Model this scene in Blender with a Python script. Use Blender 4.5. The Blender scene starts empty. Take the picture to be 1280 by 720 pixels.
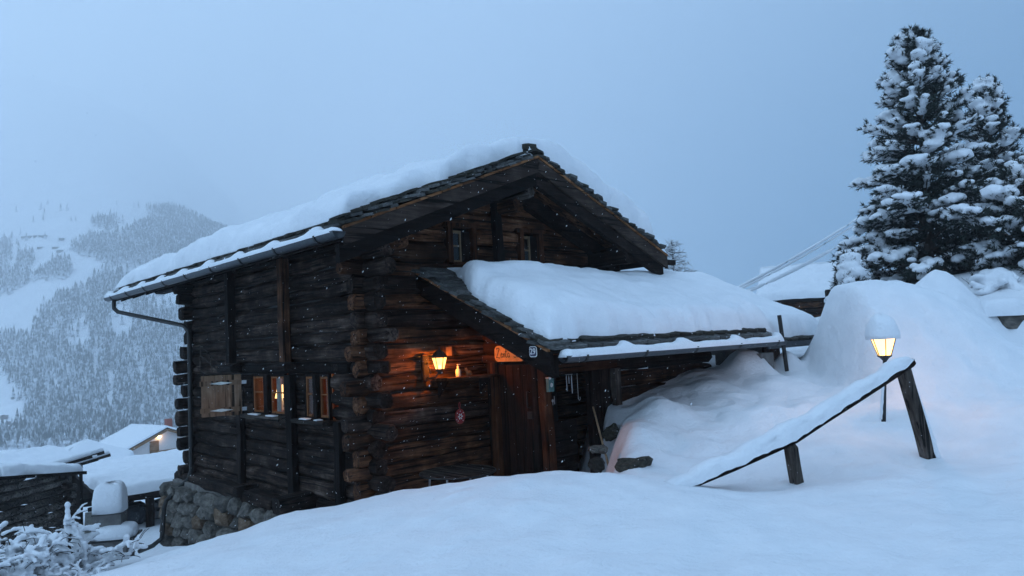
import bpy, bmesh, math, random
import numpy as np
from mathutils import Vector, Matrix, noise, Euler

# ------------------------------------------------------------------ camera, world, sun, exposure
SC = bpy.context.scene
COL = SC.collection
# camera axes in the world (columns: right, down, forward); world +Y is the way the camera faces, +Z up
CAM_R = Vector((0.99871, 0.003647, -0.050642))
CAM_D = Vector((-0.050773, 0.071744, -0.99613))
CAM_F = Vector((0.0, 0.997416, 0.071837))
EYE = Vector((0, 0, 1.7))
FPX = 920.0
cam_data = bpy.data.cameras.new('camera')
cam_data.sensor_width = 36.0
cam_data.lens = 36.0 * FPX / 1280.0
cam_data.clip_start = 0.1
cam_data.clip_end = 9000
camera = bpy.data.objects.new('camera', cam_data)
COL.objects.link(camera)
mw = Matrix((CAM_R, -CAM_D, -CAM_F)).transposed().to_4x4()
mw.translation = EYE
camera.matrix_world = mw
SC.camera = camera

SUN_EL, SUN_AZ = math.radians(38), math.radians(-60)     # dull light from the upper sky, a little from the valley side
world = bpy.data.worlds.new('World')
SC.world = world
world.use_nodes = True
wn, wl = world.node_tree.nodes, world.node_tree.links
wn.clear()
w_out = wn.new('ShaderNodeOutputWorld')
w_bg = wn.new('ShaderNodeBackground')
w_bg.inputs['Strength'].default_value = 0.1
w_sky = wn.new('ShaderNodeTexSky')
w_sky.sky_type = 'NISHITA'
w_sky.sun_disc = False
w_sky.sun_elevation = SUN_EL
w_sky.sun_rotation = SUN_AZ
# closed cloud deck at dusk: one smooth gradient over the whole sky, palest over the open valley, and duller towards the horizon
w_geo = wn.new('ShaderNodeTexCoord')
w_dot = wn.new('ShaderNodeVectorMath')
w_dot.operation = 'DOT_PRODUCT'
w_dot.inputs[1].default_value = Vector((-0.70, -0.32, 0.60)).normalized()
wl.new(w_geo.outputs['Generated'], w_dot.inputs[0])
w_half = wn.new('ShaderNodeMapRange')
w_half.inputs['From Min'].default_value, w_half.inputs['From Max'].default_value = -1.0, 1.0
wl.new(w_dot.outputs['Value'], w_half.inputs['Value'])
w_ramp = wn.new('ShaderNodeValToRGB')
el_ = w_ramp.color_ramp.elements
el_[0].position, el_[0].color = 0.0, (0.0475, 0.1021, 0.2, 1)
el_[1].position, el_[1].color = 1.0, (0.4085, 0.6269, 0.9, 1)
e_ = el_.new(0.24); e_.color = (0.090, 0.209, 0.385, 1)
e_ = el_.new(0.50); e_.color = (0.3515, 0.5346, 0.79, 1)
e_ = el_.new(0.72); e_.color = (0.399, 0.6124, 0.88, 1)
wl.new(w_half.outputs[0], w_ramp.inputs[0])
w_mix = wn.new('ShaderNodeMix')
w_mix.data_type = 'RGBA'
w_mix.inputs[0].default_value = 0.94          # the cloud deck over the clear sky
w_gain = wn.new('ShaderNodeVectorMath')
w_gain.operation = 'SCALE'
w_gain.inputs['Scale'].default_value = 13.6
wl.new(w_ramp.outputs[0], w_gain.inputs[0])
wl.new(w_gain.outputs[0], w_mix.inputs[7])
wl.new(w_sky.outputs['Color'], w_mix.inputs[6])
wl.new(w_mix.outputs[2], w_bg.inputs['Color'])
wl.new(w_bg.outputs[0], w_out.inputs['Surface'])

sun_data = bpy.data.lights.new('sun', 'SUN')
sun_data.energy = 0.25
sun_data.angle = math.radians(60)
sun_data.color = (0.72, 0.86, 1.0)
sun = bpy.data.objects.new('sun', sun_data)
COL.objects.link(sun)
_sd = Vector((math.sin(SUN_AZ) * math.cos(SUN_EL), math.cos(SUN_AZ) * math.cos(SUN_EL), math.sin(SUN_EL)))
sun.rotation_euler = _sd.to_track_quat('Z', 'Y').to_euler()
sun.location = (-20, 10, 40)

SC.view_settings.view_transform = 'Standard'
SC.view_settings.look = 'None'
SC.view_settings.gamma = 1.0
SC.view_settings.use_curve_mapping = False
SC.view_settings.exposure = 0.0
SC.render.engine = 'CYCLES'
SC.cycles.use_denoising = True
SC.cycles.max_bounces = 7
SC.cycles.diffuse_bounces = 2
SC.cycles.glossy_bounces = 2
SC.cycles.transparent_max_bounces = 8
SC.cycles.volume_bounces = 5
SC.cycles.use_adaptive_sampling = True
SC.cycles.adaptive_threshold = 0.03
SC.cycles.sample_clamp_indirect = 4.0
SC.cycles.caustics_reflective = False
SC.cycles.caustics_refractive = False

rng = random.Random(7)
Z = Vector((0, 0, 1))

# ------------------------------------------------------------------ helpers
def site(px, py, d):
    """A measured point: sight line through the 1280 x 720 photograph, d metres along the view axis."""
    return EYE + (CAM_R * ((px - 640) / FPX) + CAM_D * ((py - 360) / FPX) + CAM_F) * d

def project(P):
    c = P - EYE
    zc = c.dot(CAM_F)
    return 640 + FPX * c.dot(CAM_R) / zc, 360 + FPX * c.dot(CAM_D) / zc, zc

HX = Vector((0.737722, 0.675105, 0))          # along the gable front
HY = Vector((-0.675105, 0.737722, 0))         # along the long side wall
HOUSE = Vector((-1.96096, 9.71815, 0))        # near corner of the log house
YAW = math.atan2(HX.y, HX.x)
def hw(x, y, z=0.0):
    return HOUSE + HX * x + HY * y + Z * z

def fbm(x, y, z=0.0, o=3):
    return noise.fractal(Vector((x, y, z)), 1.0, 2.0, o, noise_basis='PERLIN_ORIGINAL')

def sstep(a, b, x):
    t = min(1.0, max(0.0, (x - a) / (b - a)))
    return t * t * (3 - 2 * t)

def make(name, VF, mat=None, parent=None, smooth=False, loc=None, rot=None):
    V, F = VF
    me = bpy.data.meshes.new(name)
    me.from_pydata([tuple(v) for v in V], [], F)
    if smooth:
        me.polygons.foreach_set('use_smooth', [True] * len(me.polygons))
    me.update()
    return inst(name, me, mat, parent, loc, rot)

def inst(name, me, mat=None, parent=None, loc=None, rot=None, scale=None):
    if mat is not None and len(me.materials) == 0:
        me.materials.append(mat)
    o = bpy.data.objects.new(name, me)
    COL.objects.link(o)
    if parent is not None:
        o.parent = parent
    if loc is not None:
        o.location = loc
    if rot is not None:
        o.rotation_euler = rot
    if scale is not None:
        o.scale = scale
    return o

def tag(o, label=None, cat=None, group=None, kind=None):
    if label: o['label'] = label
    if cat: o['category'] = cat
    if group: o['group'] = group
    if kind: o['kind'] = kind
    return o

def thing(name, loc, rz=0.0, label=None, cat=None, group=None):
    o = bpy.data.objects.new(name, None)
    o.empty_display_size = 0.2
    COL.objects.link(o)
    o.location = loc
    o.rotation_euler = (0, 0, rz)
    return tag(o, label, cat, group)

def join(*parts):
    V, F = [], []
    for v, f in parts:
        n = len(V)
        V += list(v)
        F += [tuple(i + n for i in q) for q in f]
    return V, F

def box(x0, x1, y0, y1, z0, z1):
    V = [Vector((x, y, z)) for z in (z0, z1) for y in (y0, y1) for x in (x0, x1)]
    F = [(0, 2, 3, 1), (4, 5, 7, 6), (0, 1, 5, 4), (2, 6, 7, 3), (0, 4, 6, 2), (1, 3, 7, 5)]
    return V, F

def beam(p0, p1, w, h, ch=0.16, seg=1, jit=0.0, up=Z, endr=0.0, taper=1.0, r=None):
    """A hewn timber from p0 to p1: w across, h along up, chamfered edges, uneven faces."""
    r = r or rng
    p0, p1 = Vector(p0), Vector(p1)
    a = (p1 - p0)
    L = a.length
    a = a / L
    s = a.cross(Vector(up))
    if s.length < 1e-4:
        s = a.cross(Vector((1, 0, 0)))
    s.normalize()
    t = s.cross(a)
    c = ch * min(w, h)
    sec = [(w/2 - c, -h/2), (w/2, -h/2 + c), (w/2, h/2 - c), (w/2 - c, h/2),
           (-w/2 + c, h/2), (-w/2, h/2 - c), (-w/2, -h/2 + c), (-w/2 + c, -h/2)]
    ts = [i / seg for i in range(seg + 1)]
    if endr > 0:
        e = min(0.035 / L, 0.1)
        ts = [0.0, e] + ts[1:-1] + [1 - e, 1.0]
    V, F = [], []
    m = len(ts)
    off = [(r.uniform(-jit, jit), r.uniform(-jit, jit)) for _ in ts]
    sj = [[r.uniform(-jit, jit) * 0.7 for _ in sec] for _ in ts]
    for k, q in enumerate(ts):
        sc = 1.0 + (taper - 1.0) * q
        if endr > 0 and k in (0, m - 1):
            sc *= 1 - endr
        for j, (u, v) in enumerate(sec):
            V.append(p0 + a * (L * q) + s * (u * sc + off[k][0] + sj[k][j]) + t * (v * sc + off[k][1] + sj[k][j]))
    for k in range(m - 1):
        for j in range(8):
            b, n = k * 8, (k + 1) * 8
            F.append((b + j, b + (j + 1) % 8, n + (j + 1) % 8, n + j))
    F.append(tuple(range(7, -1, -1)))
    F.append(tuple((m - 1) * 8 + j for j in range(8)))
    return V, F

def tube(pts, rad, n=8, cap=True):
    pts = [Vector(p) for p in pts]
    if not hasattr(rad, '__len__'):
        rad = [rad] * len(pts)
    V, F = [], []
    ref = None
    for i, p in enumerate(pts):
        d = (pts[min(i + 1, len(pts) - 1)] - pts[max(i - 1, 0)])
        d.normalize()
        if ref is None:
            ref = d.orthogonal().normalized()
        s = (ref - d * ref.dot(d))
        if s.length < 1e-5:
            s = d.orthogonal()
        s.normalize()
        ref = s
        t = d.cross(s)
        for j in range(n):
            q = 2 * math.pi * j / n
            V.append(p + (s * math.cos(q) + t * math.sin(q)) * rad[i])
    for i in range(len(pts) - 1):
        for j in range(n):
            F.append((i*n + j, i*n + (j+1) % n, (i+1)*n + (j+1) % n, (i+1)*n + j))
    if cap:
        F.append(tuple(range(n - 1, -1, -1)))
        F.append(tuple((len(pts) - 1) * n + j for j in range(n)))
    return V, F

def lathe(profile, n=12, c=(0, 0, 0)):
    """profile: (radius, z) pairs from bottom to top."""
    c = Vector(c)
    V, F = [], []
    for (r, z) in profile:
        for j in range(n):
            q = 2 * math.pi * j / n
            V.append(c + Vector((r * math.cos(q), r * math.sin(q), z)))
    for i in range(len(profile) - 1):
        for j in range(n):
            F.append((i*n + j, i*n + (j+1) % n, (i+1)*n + (j+1) % n, (i+1)*n + j))
    F.append(tuple(range(n - 1, -1, -1)))
    F.append(tuple((len(profile) - 1) * n + j for j in range(n)))
    return V, F

def rock_mesh(r, sub=2, rough=0.25, flat=1.0):
    bm = bmesh.new()
    bmesh.ops.create_icosphere(bm, subdivisions=sub, radius=0.5)
    o = Vector((r.uniform(-50, 50), r.uniform(-50, 50), r.uniform(-50, 50)))
    for v in bm.verts:
        p = v.co.normalized()
        b = Vector([math.copysign(abs(q) ** 0.7, q) for q in p])
        k = 0.5 * (1 + rough * noise.noise(p * 1.3 + o) + rough * 0.5 * noise.noise(p * 3.1 + o))
        v.co = b * k * 0.92
        v.co.z *= flat
    me = bpy.data.meshes.new('stone')
    bm.to_mesh(me)
    bm.free()
    return me

def blobs_vf(items, sub=2):
    """Ellipsoids (centre, (rx, ry, rz)) as one vertex list, before fusing."""
    bm = bmesh.new()
    bmesh.ops.create_icosphere(bm, subdivisions=sub, radius=1.0)
    base = np.array([v.co[:] for v in bm.verts])
    tri = np.array([[v.index for v in f.verts] for f in bm.faces])
    bm.free()
    V, F, n = [], [], 0
    for c, s in items:
        V.append(base * np.array(s) + np.array(c))
        F.append(tri + n)
        n += len(base)
    return np.concatenate(V), np.concatenate(F)

def fused(name, VF, voxel, mat, parent=None, smooth_it=2, extra=None):
    """Lumps melted into one continuous surface."""
    V, F = VF
    me = bpy.data.meshes.new(name)
    me.from_pydata(np.asarray(V).tolist(), [], [list(map(int, f)) for f in F])
    tmp = bpy.data.objects.new(name + '_tmp', me)
    COL.objects.link(tmp)
    m = tmp.modifiers.new('r', 'REMESH')
    m.mode = 'VOXEL'
    m.voxel_size = voxel
    m.use_smooth_shade = True
    s = tmp.modifiers.new('s', 'SMOOTH')
    s.iterations = smooth_it
    s.factor = 0.5
    dg = bpy.context.evaluated_depsgraph_get()
    out = bpy.data.meshes.new_from_object(tmp.evaluated_get(dg))
    bpy.data.objects.remove(tmp)
    bpy.data.meshes.remove(me)
    out.name = name
    out.materials.clear()
    out.polygons.foreach_set('use_smooth', [True] * len(out.polygons))
    return inst(name, out, mat, parent)

def text_mesh(name, body, size, mat, parent, depth=0.002):
    cu = bpy.data.curves.new(name, 'FONT')
    cu.body = body
    cu.size = size
    cu.extrude = depth
    cu.align_x, cu.align_y = 'CENTER', 'CENTER'
    tmp = bpy.data.objects.new(name, cu)
    COL.objects.link(tmp)
    dg = bpy.context.evaluated_depsgraph_get()
    me = bpy.data.meshes.new_from_object(tmp.evaluated_get(dg))
    bpy.data.objects.remove(tmp)
    me.materials.clear()
    return inst(name, me, mat, parent)

# ------------------------------------------------------------------ materials
def new_mat(name):
    m = bpy.data.materials.new(name)
    m.use_nodes = True
    n, l = m.node_tree.nodes, m.node_tree.links
    p = n['Principled BSDF']
    return m, n, l, p

def ramp(n, stops):
    r = n.new('ShaderNodeValToRGB')
    el = r.color_ramp.elements
    while len(el) < len(stops):
        el.new(0.5)
    for e, (pos, c) in zip(el, stops):
        e.position = pos
        e.color = (*c, 1)
    return r

def noise_node(n, l, vec, scale, detail=4, rough=0.55):
    t = n.new('ShaderNodeTexNoise')
    t.inputs['Scale'].default_value = scale
    t.inputs['Detail'].default_value = detail
    t.inputs['Roughness'].default_value = rough
    l.new(vec, t.inputs['Vector'])
    return t

def bump_node(n, l, h, strength, dist, prev=None):
    b = n.new('ShaderNodeBump')
    b.inputs['Strength'].default_value = strength
    b.inputs['Distance'].default_value = dist
    l.new(h, b.inputs['Height'])
    if prev is not None:
        l.new(prev, b.inputs['Normal'])
    return b.outputs[0]

def wood(name, axis, stops, rough=0.8, spread=(0.42, 1.65), grain=16.0, bump=0.02):
    """Weathered timber, grain along one axis of the object's own space; every piece its own tone."""
    m, n, l, p = new_mat(name)
    tc = n.new('ShaderNodeTexCoord')
    oi = n.new('ShaderNodeObjectInfo')
    ad = n.new('ShaderNodeVectorMath')
    ad.operation = 'MULTIPLY_ADD'
    cx = n.new('ShaderNodeCombineXYZ')
    for i in range(3):
        l.new(oi.outputs['Random'], cx.inputs[i])
    l.new(cx.outputs[0], ad.inputs[0])
    ad.inputs[1].default_value = (37, 53, 71)
    l.new(tc.outputs['Object'], ad.inputs[2])
    mp = n.new('ShaderNodeMapping')
    sc = [grain] * 3
    sc['xyz'.index(axis)] = 1.1
    mp.inputs['Scale'].default_value = sc
    l.new(ad.outputs[0], mp.inputs['Vector'])
    g = noise_node(n, l, mp.outputs[0], 1.6, 8, 0.68)
    big = noise_node(n, l, ad.outputs[0], 2.3, 4, 0.6)
    mixv = n.new('ShaderNodeMath')
    mixv.operation = 'MULTIPLY_ADD'
    mixv.inputs[1].default_value = 0.55
    l.new(big.outputs[0], mixv.inputs[0])
    hv = n.new('ShaderNodeMath')
    hv.operation = 'MULTIPLY'
    hv.inputs[1].default_value = 0.5
    l.new(g.outputs[0], hv.inputs[0])
    l.new(hv.outputs[0], mixv.inputs[2])
    r = ramp(n, stops)
    l.new(mixv.outputs[0], r.inputs[0])
    mr = n.new('ShaderNodeMapRange')
    mr.inputs['To Min'].default_value, mr.inputs['To Max'].default_value = spread
    l.new(oi.outputs['Random'], mr.inputs['Value'])
    hs = n.new('ShaderNodeHueSaturation')
    mp2 = n.new('ShaderNodeMapping')
    sc2 = [grain * 1.5] * 3
    sc2['xyz'.index(axis)] = 0.7
    mp2.inputs['Scale'].default_value = sc2
    l.new(ad.outputs[0], mp2.inputs['Vector'])
    crk = noise_node(n, l, mp2.outputs[0], 1.0, 3, 0.5)
    cr = ramp(n, [(0.36, (0.12, 0.12, 0.12)), (0.44, (1, 1, 1)), (0.60, (1, 1, 1)), (0.72, (1.0, 1.0, 1.0))])
    l.new(crk.outputs[0], cr.inputs[0])
    mu = n.new('ShaderNodeMix')
    mu.data_type = 'RGBA'
    mu.blend_type = 'MULTIPLY'
    mu.inputs[0].default_value = 1.0
    l.new(r.outputs[0], mu.inputs[6])
    l.new(cr.outputs[0], mu.inputs[7])
    l.new(mu.outputs[2], hs.inputs['Color'])
    l.new(mr.outputs[0], hs.inputs['Value'])
    l.new(hs.outputs[0], p.inputs['Base Color'])
    p.inputs['Roughness'].default_value = rough
    p.inputs['Specular IOR Level'].default_value = 0.12
    b0 = bump_node(n, l, cr.outputs[0], 0.8, bump * 0.6)
    b1 = bump_node(n, l, g.outputs[0], 0.9, bump, b0)
    b2 = bump_node(n, l, big.outputs[0], 0.6, bump * 2.5, b1)
    l.new(b2, p.inputs['Normal'])
    return m

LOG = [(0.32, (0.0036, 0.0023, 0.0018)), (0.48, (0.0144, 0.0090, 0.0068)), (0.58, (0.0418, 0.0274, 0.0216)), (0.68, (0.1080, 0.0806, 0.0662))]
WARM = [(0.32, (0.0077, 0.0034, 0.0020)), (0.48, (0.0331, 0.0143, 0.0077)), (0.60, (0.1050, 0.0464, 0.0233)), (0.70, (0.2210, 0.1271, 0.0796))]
DARK = [(0.34, (0.0035, 0.0022, 0.0017)), (0.54, (0.0105, 0.0064, 0.0050)), (0.74, (0.034, 0.023, 0.0185))]
RED = [(0.30, (0.0120, 0.0036, 0.0018)), (0.52, (0.0450, 0.0156, 0.0066)), (0.72, (0.1020, 0.0420, 0.0204))]
BATT = [(0.30, (0.07, 0.028, 0.012)), (0.52, (0.22, 0.095, 0.040)), (0.72, (0.36, 0.19, 0.095))]
SHUT = [(0.30, (0.10, 0.055, 0.032)), (0.52, (0.20, 0.120, 0.075)), (0.72, (0.30, 0.20, 0.14))]
GREY = [(0.30, (0.0112, 0.0088, 0.0076)), (0.52, (0.0440, 0.0352, 0.0296)), (0.72, (0.1200, 0.1040, 0.0920))]
M = {}
for ax in 'xyz':
    M['log_' + ax] = wood('log wood ' + ax, ax, LOG)
    M['warm_' + ax] = wood('warm wood ' + ax, ax, WARM)
    M['dark_' + ax] = wood('dark beam ' + ax, ax, DARK)
    M['red_' + ax] = wood('red brown wood ' + ax, ax, RED, spread=(0.7, 1.3))
    M['grey_' + ax] = wood('grey wood ' + ax, ax, GREY)
M['barn_x'] = wood('lightened barn log', 'x', [(0.32, (0.016, 0.013, 0.011)), (0.5, (0.07, 0.06, 0.053)), (0.68, (0.22, 0.195, 0.175))], spread=(0.5, 1.5))  # lightened to make up for the wall facing away from the light
M['door_z'] = wood('shade dark door board', 'z', [(0.3, (0.006, 0.0022, 0.0013)), (0.55, (0.020, 0.0075, 0.004)), (0.75, (0.05, 0.02, 0.010))], spread=(0.7, 1.3))  # dark tone stands in for the shelf's shadow across the door
M['batten'] = wood('lath', 'x', BATT, spread=(0.6, 1.3))
M['batten_y'] = wood('lath y', 'y', BATT, spread=(0.6, 1.3))
M['shutter'] = wood('shutter board', 'z', SHUT, spread=(0.85, 1.15), grain=10)
M['pale_z'] = wood('pale window wood', 'z', [(0.3, (0.12, 0.078, 0.045)), (0.7, (0.22, 0.155, 0.095))], spread=(0.9, 1.1), bump=0.003)
M['orange_z'] = wood('oiled window wood', 'z', [(0.3, (0.13, 0.05, 0.018)), (0.7, (0.28, 0.12, 0.05))], spread=(0.9, 1.1), bump=0.003)

def snow_mat(name, fine=1.0, scale=1.0):
    m, n, l, p = new_mat(name)
    tc = n.new('ShaderNodeTexCoord')
    geo = n.new('ShaderNodeNewGeometry')
    vec = geo.outputs['Position']
    a = noise_node(n, l, vec, 3.2 * scale, 4, 0.5)
    b = noise_node(n, l, vec, 26.0 * scale, 5, 0.6)
    c = noise_node(n, l, vec, 140.0 * scale, 2, 0.6)
    r = ramp(n, [(0.35, (0.79, 0.815, 0.85)), (0.65, (0.845, 0.865, 0.895))])
    l.new(a.outputs[0], r.inputs[0])
    l.new(r.outputs[0], p.inputs['Base Color'])
    p.inputs['Roughness'].default_value = 0.75
    p.inputs['Specular IOR Level'].default_value = 0.25
    h = bump_node(n, l, a.outputs[0], 0.7 * fine, 0.08 / scale)
    h = bump_node(n, l, b.outputs[0], 0.8 * fine, 0.016 / scale, h)
    h = bump_node(n, l, c.outputs[0], 0.4 * fine, 0.004 / scale, h)
    l.new(h, p.inputs['Normal'])
    return m
M['snow'] = snow_mat('snow')
M['snow_far'] = snow_mat('far snow', 0.6, 0.02)

def rough_mat(name, stops, scale=6.0, rough=0.85, bump=0.02, spread=(0.7, 1.3), detail=6):
    m, n, l, p = new_mat(name)
    tc = n.new('ShaderNodeTexCoord')
    oi = n.new('ShaderNodeObjectInfo')
    ad = n.new('ShaderNodeVectorMath')
    ad.operation = 'MULTIPLY_ADD'
    cx = n.new('ShaderNodeCombineXYZ')
    for i in range(3):
        l.new(oi.outputs['Random'], cx.inputs[i])
    l.new(cx.outputs[0], ad.inputs[0])
    ad.inputs[1].default_value = (31, 47, 67)
    l.new(tc.outputs['Object'], ad.inputs[2])
    t = noise_node(n, l, ad.outputs[0], scale, detail, 0.62)
    r = ramp(n, stops)
    l.new(t.outputs[0], r.inputs[0])
    mr = n.new('ShaderNodeMapRange')
    mr.inputs['To Min'].default_value, mr.inputs['To Max'].default_value = spread
    l.new(oi.outputs['Random'], mr.inputs['Value'])
    hs = n.new('ShaderNodeHueSaturation')
    l.new(r.outputs[0], hs.inputs['Color'])
    l.new(mr.outputs[0], hs.inputs['Value'])
    l.new(hs.outputs[0], p.inputs['Base Color'])
    p.inputs['Roughness'].default_value = rough
    l.new(bump_node(n, l, t.outputs[0], 0.9, bump), p.inputs['Normal'])
    return m
M['slate'] = rough_mat('slate', [(0.32, (0.022, 0.022, 0.020)), (0.5, (0.065, 0.066, 0.063)), (0.7, (0.17, 0.172, 0.165))], 7, 0.7, 0.012, (0.45, 1.35))
M['moss'] = rough_mat('mossy slate', [(0.35, (0.010, 0.009, 0.006)), (0.55, (0.032, 0.029, 0.020)), (0.75, (0.09, 0.082, 0.062))], 9, 0.9, 0.02, (0.5, 1.3))
M['stone'] = rough_mat('field stone', [(0.3, (0.035, 0.032, 0.028)), (0.5, (0.105, 0.095, 0.082)), (0.72, (0.22, 0.195, 0.165))], 4.5, 0.9, 0.03, (0.6, 1.35))
M['rust_stone'] = rough_mat('rusty stone', [(0.3, (0.06, 0.035, 0.02)), (0.5, (0.14, 0.09, 0.055)), (0.72, (0.25, 0.19, 0.14))], 4.5, 0.9, 0.03, (0.8, 1.2))
M['mortar'] = rough_mat('mortar', [(0.3, (0.08, 0.075, 0.068)), (0.7, (0.20, 0.185, 0.17))], 9, 0.95, 0.03)
M['concrete'] = rough_mat('concrete', [(0.3, (0.085, 0.083, 0.08)), (0.7, (0.165, 0.16, 0.155))], 8, 0.9, 0.01)
M['cliff'] = rough_mat('bare rock', [(0.3, (0.05, 0.04, 0.042)), (0.7, (0.16, 0.125, 0.125))], 0.25, 0.95, 0.6)

def plain(name, col, rough=0.6, metal=0.0, emit=None, es=0.0):
    m, n, l, p = new_mat(name)
    tc = n.new('ShaderNodeTexCoord')
    t = noise_node(n, l, tc.outputs['Object'], 18, 4, 0.6)
    r = ramp(n, [(0.3, tuple(c * 0.75 for c in col)), (0.7, tuple(min(1, c * 1.2) for c in col))])
    l.new(t.outputs[0], r.inputs[0])
    l.new(r.outputs[0], p.inputs['Base Color'])
    p.inputs['Roughness'].default_value = rough
    p.inputs['Metallic'].default_value = metal
    if emit:
        p.inputs['Emission Color'].default_value = (*emit, 1)
        p.inputs['Emission Strength'].default_value = es
    return m
M['zinc'] = plain('dark zinc gutter', (0.06, 0.068, 0.078), 0.45, 0.6)
M['iron'] = plain('black iron', (0.012, 0.0115, 0.011), 0.6, 0.0)
M['steel'] = plain('galvanised steel', (0.35, 0.36, 0.38), 0.4, 0.8)
M['hinge'] = plain('pale hinge plate', (0.62, 0.63, 0.60), 0.5)
M['white'] = plain('white paint', (0.78, 0.78, 0.76), 0.6)
M['wall_white'] = plain('white render wall', (0.74, 0.74, 0.74), 0.9)
M['black'] = plain('black paint and dark fill', (0.012, 0.012, 0.014), 0.5)
M['navy'] = plain('dark blue enamel', (0.022, 0.022, 0.06), 0.3)
M['sign'] = plain('orange brown sign board', (0.62, 0.27, 0.085), 0.7)
M['red'] = plain('red enamel', (0.34, 0.025, 0.03), 0.4)
M['teal'] = plain('teal tin', (0.05, 0.17, 0.17), 0.5)
M['cream'] = plain('cream plastic', (0.66, 0.60, 0.46), 0.4)
M['amber'] = plain('amber wood toy', (0.38, 0.17, 0.06), 0.6)
M['brick'] = plain('brick red', (0.28, 0.07, 0.04), 0.85)
M['chalet'] = wood('larch boards', 'x', [(0.3, (0.16, 0.085, 0.035)), (0.7, (0.34, 0.20, 0.10))], spread=(0.9, 1.1))
M['tarp'] = plain('dark tarpaulin', (0.035, 0.04, 0.05), 0.4)
M['pale_sheet'] = plain('pale board', (0.33, 0.33, 0.30), 0.7)
M['handle'] = plain('bare ash handle', (0.46, 0.30, 0.18), 0.6)
M['twig'] = plain('twig bark', (0.028, 0.024, 0.024), 0.9)
M['bark'] = rough_mat('pine bark', [(0.3, (0.03, 0.02, 0.015)), (0.7, (0.11, 0.075, 0.055))], 10, 0.95, 0.03)
M['curtain'] = plain('white curtain', (0.6, 0.55, 0.48), 0.9)
M['room'] = wood('room panelling', 'z', [(0.3, (0.17, 0.055, 0.018)), (0.7, (0.34, 0.13, 0.045))], spread=(0.9, 1.1))

def emitter(name, col, st):
    m, n, l, p = new_mat(name)
    e = n.new('ShaderNodeEmission')
    e.inputs[0].default_value = (*col, 1)
    e.inputs[1].default_value = st
    l.new(e.outputs[0], n['Material Output'].inputs['Surface'])
    return m
M['bulb'] = emitter('warm bulb', (1.0, 0.56, 0.20), 25.0)
M['shade_lit'] = emitter('lit lamp shade', (1.0, 0.55, 0.2), 3.2)

def pane_lit(name, col, st, clear=0.45):
    """Frosted lantern glass: lets the bulb's light through and glows."""
    m, n, l, p = new_mat(name)
    e = n.new('ShaderNodeEmission')
    e.inputs[0].default_value = (*col, 1)
    e.inputs[1].default_value = st
    t = n.new('ShaderNodeBsdfTransparent')
    t.inputs[0].default_value = (1.0, 0.86, 0.62, 1)
    mx = n.new('ShaderNodeMixShader')
    mx.inputs[0].default_value = 1 - clear
    l.new(t.outputs[0], mx.inputs[1])
    l.new(e.outputs[0], mx.inputs[2])
    l.new(mx.outputs[0], n['Material Output'].inputs['Surface'])
    return m
M['lantern_glass'] = pane_lit('lantern glass', (1.0, 0.50, 0.14), 4.5)
M['yard_glass'] = pane_lit('yard lantern glass', (1.0, 0.62, 0.26), 4.5)

def window_glass():
    m, n, l, p = new_mat('window glass')
    g = n.new('ShaderNodeBsdfGlossy')
    g.inputs['Roughness'].default_value = 0.03
    t = n.new('ShaderNodeBsdfTransparent')
    t.inputs[0].default_value = (0.92, 0.95, 0.95, 1)
    lw = n.new('ShaderNodeLayerWeight')
    lw.inputs[0].default_value = 0.5
    pw = n.new('ShaderNodeMath')
    pw.operation = 'POWER'
    pw.inputs[1].default_value = 4.0
    l.new(lw.outputs['Facing'], pw.inputs[0])
    fr = n.new('ShaderNodeMath')
    fr.operation = 'MULTIPLY_ADD'
    fr.inputs[1].default_value = 0.2
    fr.inputs[2].default_value = 0.02
    l.new(pw.outputs[0], fr.inputs[0])
    mx = n.new('ShaderNodeMixShader')
    l.new(fr.outputs[0], mx.inputs[0])
    l.new(t.outputs[0], mx.inputs[1])
    l.new(g.outputs[0], mx.inputs[2])
    l.new(mx.outputs[0], n['Material Output'].inputs['Surface'])
    return m
M['glass'] = window_glass()

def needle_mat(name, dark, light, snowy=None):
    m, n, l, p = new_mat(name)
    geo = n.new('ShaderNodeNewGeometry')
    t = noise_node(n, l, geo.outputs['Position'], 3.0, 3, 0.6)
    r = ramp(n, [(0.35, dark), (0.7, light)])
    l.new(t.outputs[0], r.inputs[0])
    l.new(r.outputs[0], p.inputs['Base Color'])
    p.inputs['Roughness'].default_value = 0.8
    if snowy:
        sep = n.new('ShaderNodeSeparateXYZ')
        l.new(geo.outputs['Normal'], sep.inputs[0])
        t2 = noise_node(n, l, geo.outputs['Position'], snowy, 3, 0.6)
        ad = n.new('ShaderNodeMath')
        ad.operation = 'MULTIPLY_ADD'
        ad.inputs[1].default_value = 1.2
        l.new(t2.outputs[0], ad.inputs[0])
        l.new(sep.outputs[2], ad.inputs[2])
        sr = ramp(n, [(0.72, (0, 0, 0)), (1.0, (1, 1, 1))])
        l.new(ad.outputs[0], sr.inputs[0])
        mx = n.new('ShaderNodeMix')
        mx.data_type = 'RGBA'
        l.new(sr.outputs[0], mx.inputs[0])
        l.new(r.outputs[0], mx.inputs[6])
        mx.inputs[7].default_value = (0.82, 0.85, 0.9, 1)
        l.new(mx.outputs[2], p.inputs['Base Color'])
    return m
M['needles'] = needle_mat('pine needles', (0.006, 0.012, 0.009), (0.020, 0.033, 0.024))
M['forest'] = needle_mat('snowy forest', (0.022, 0.036, 0.036), (0.055, 0.075, 0.07), 0.35)

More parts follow.
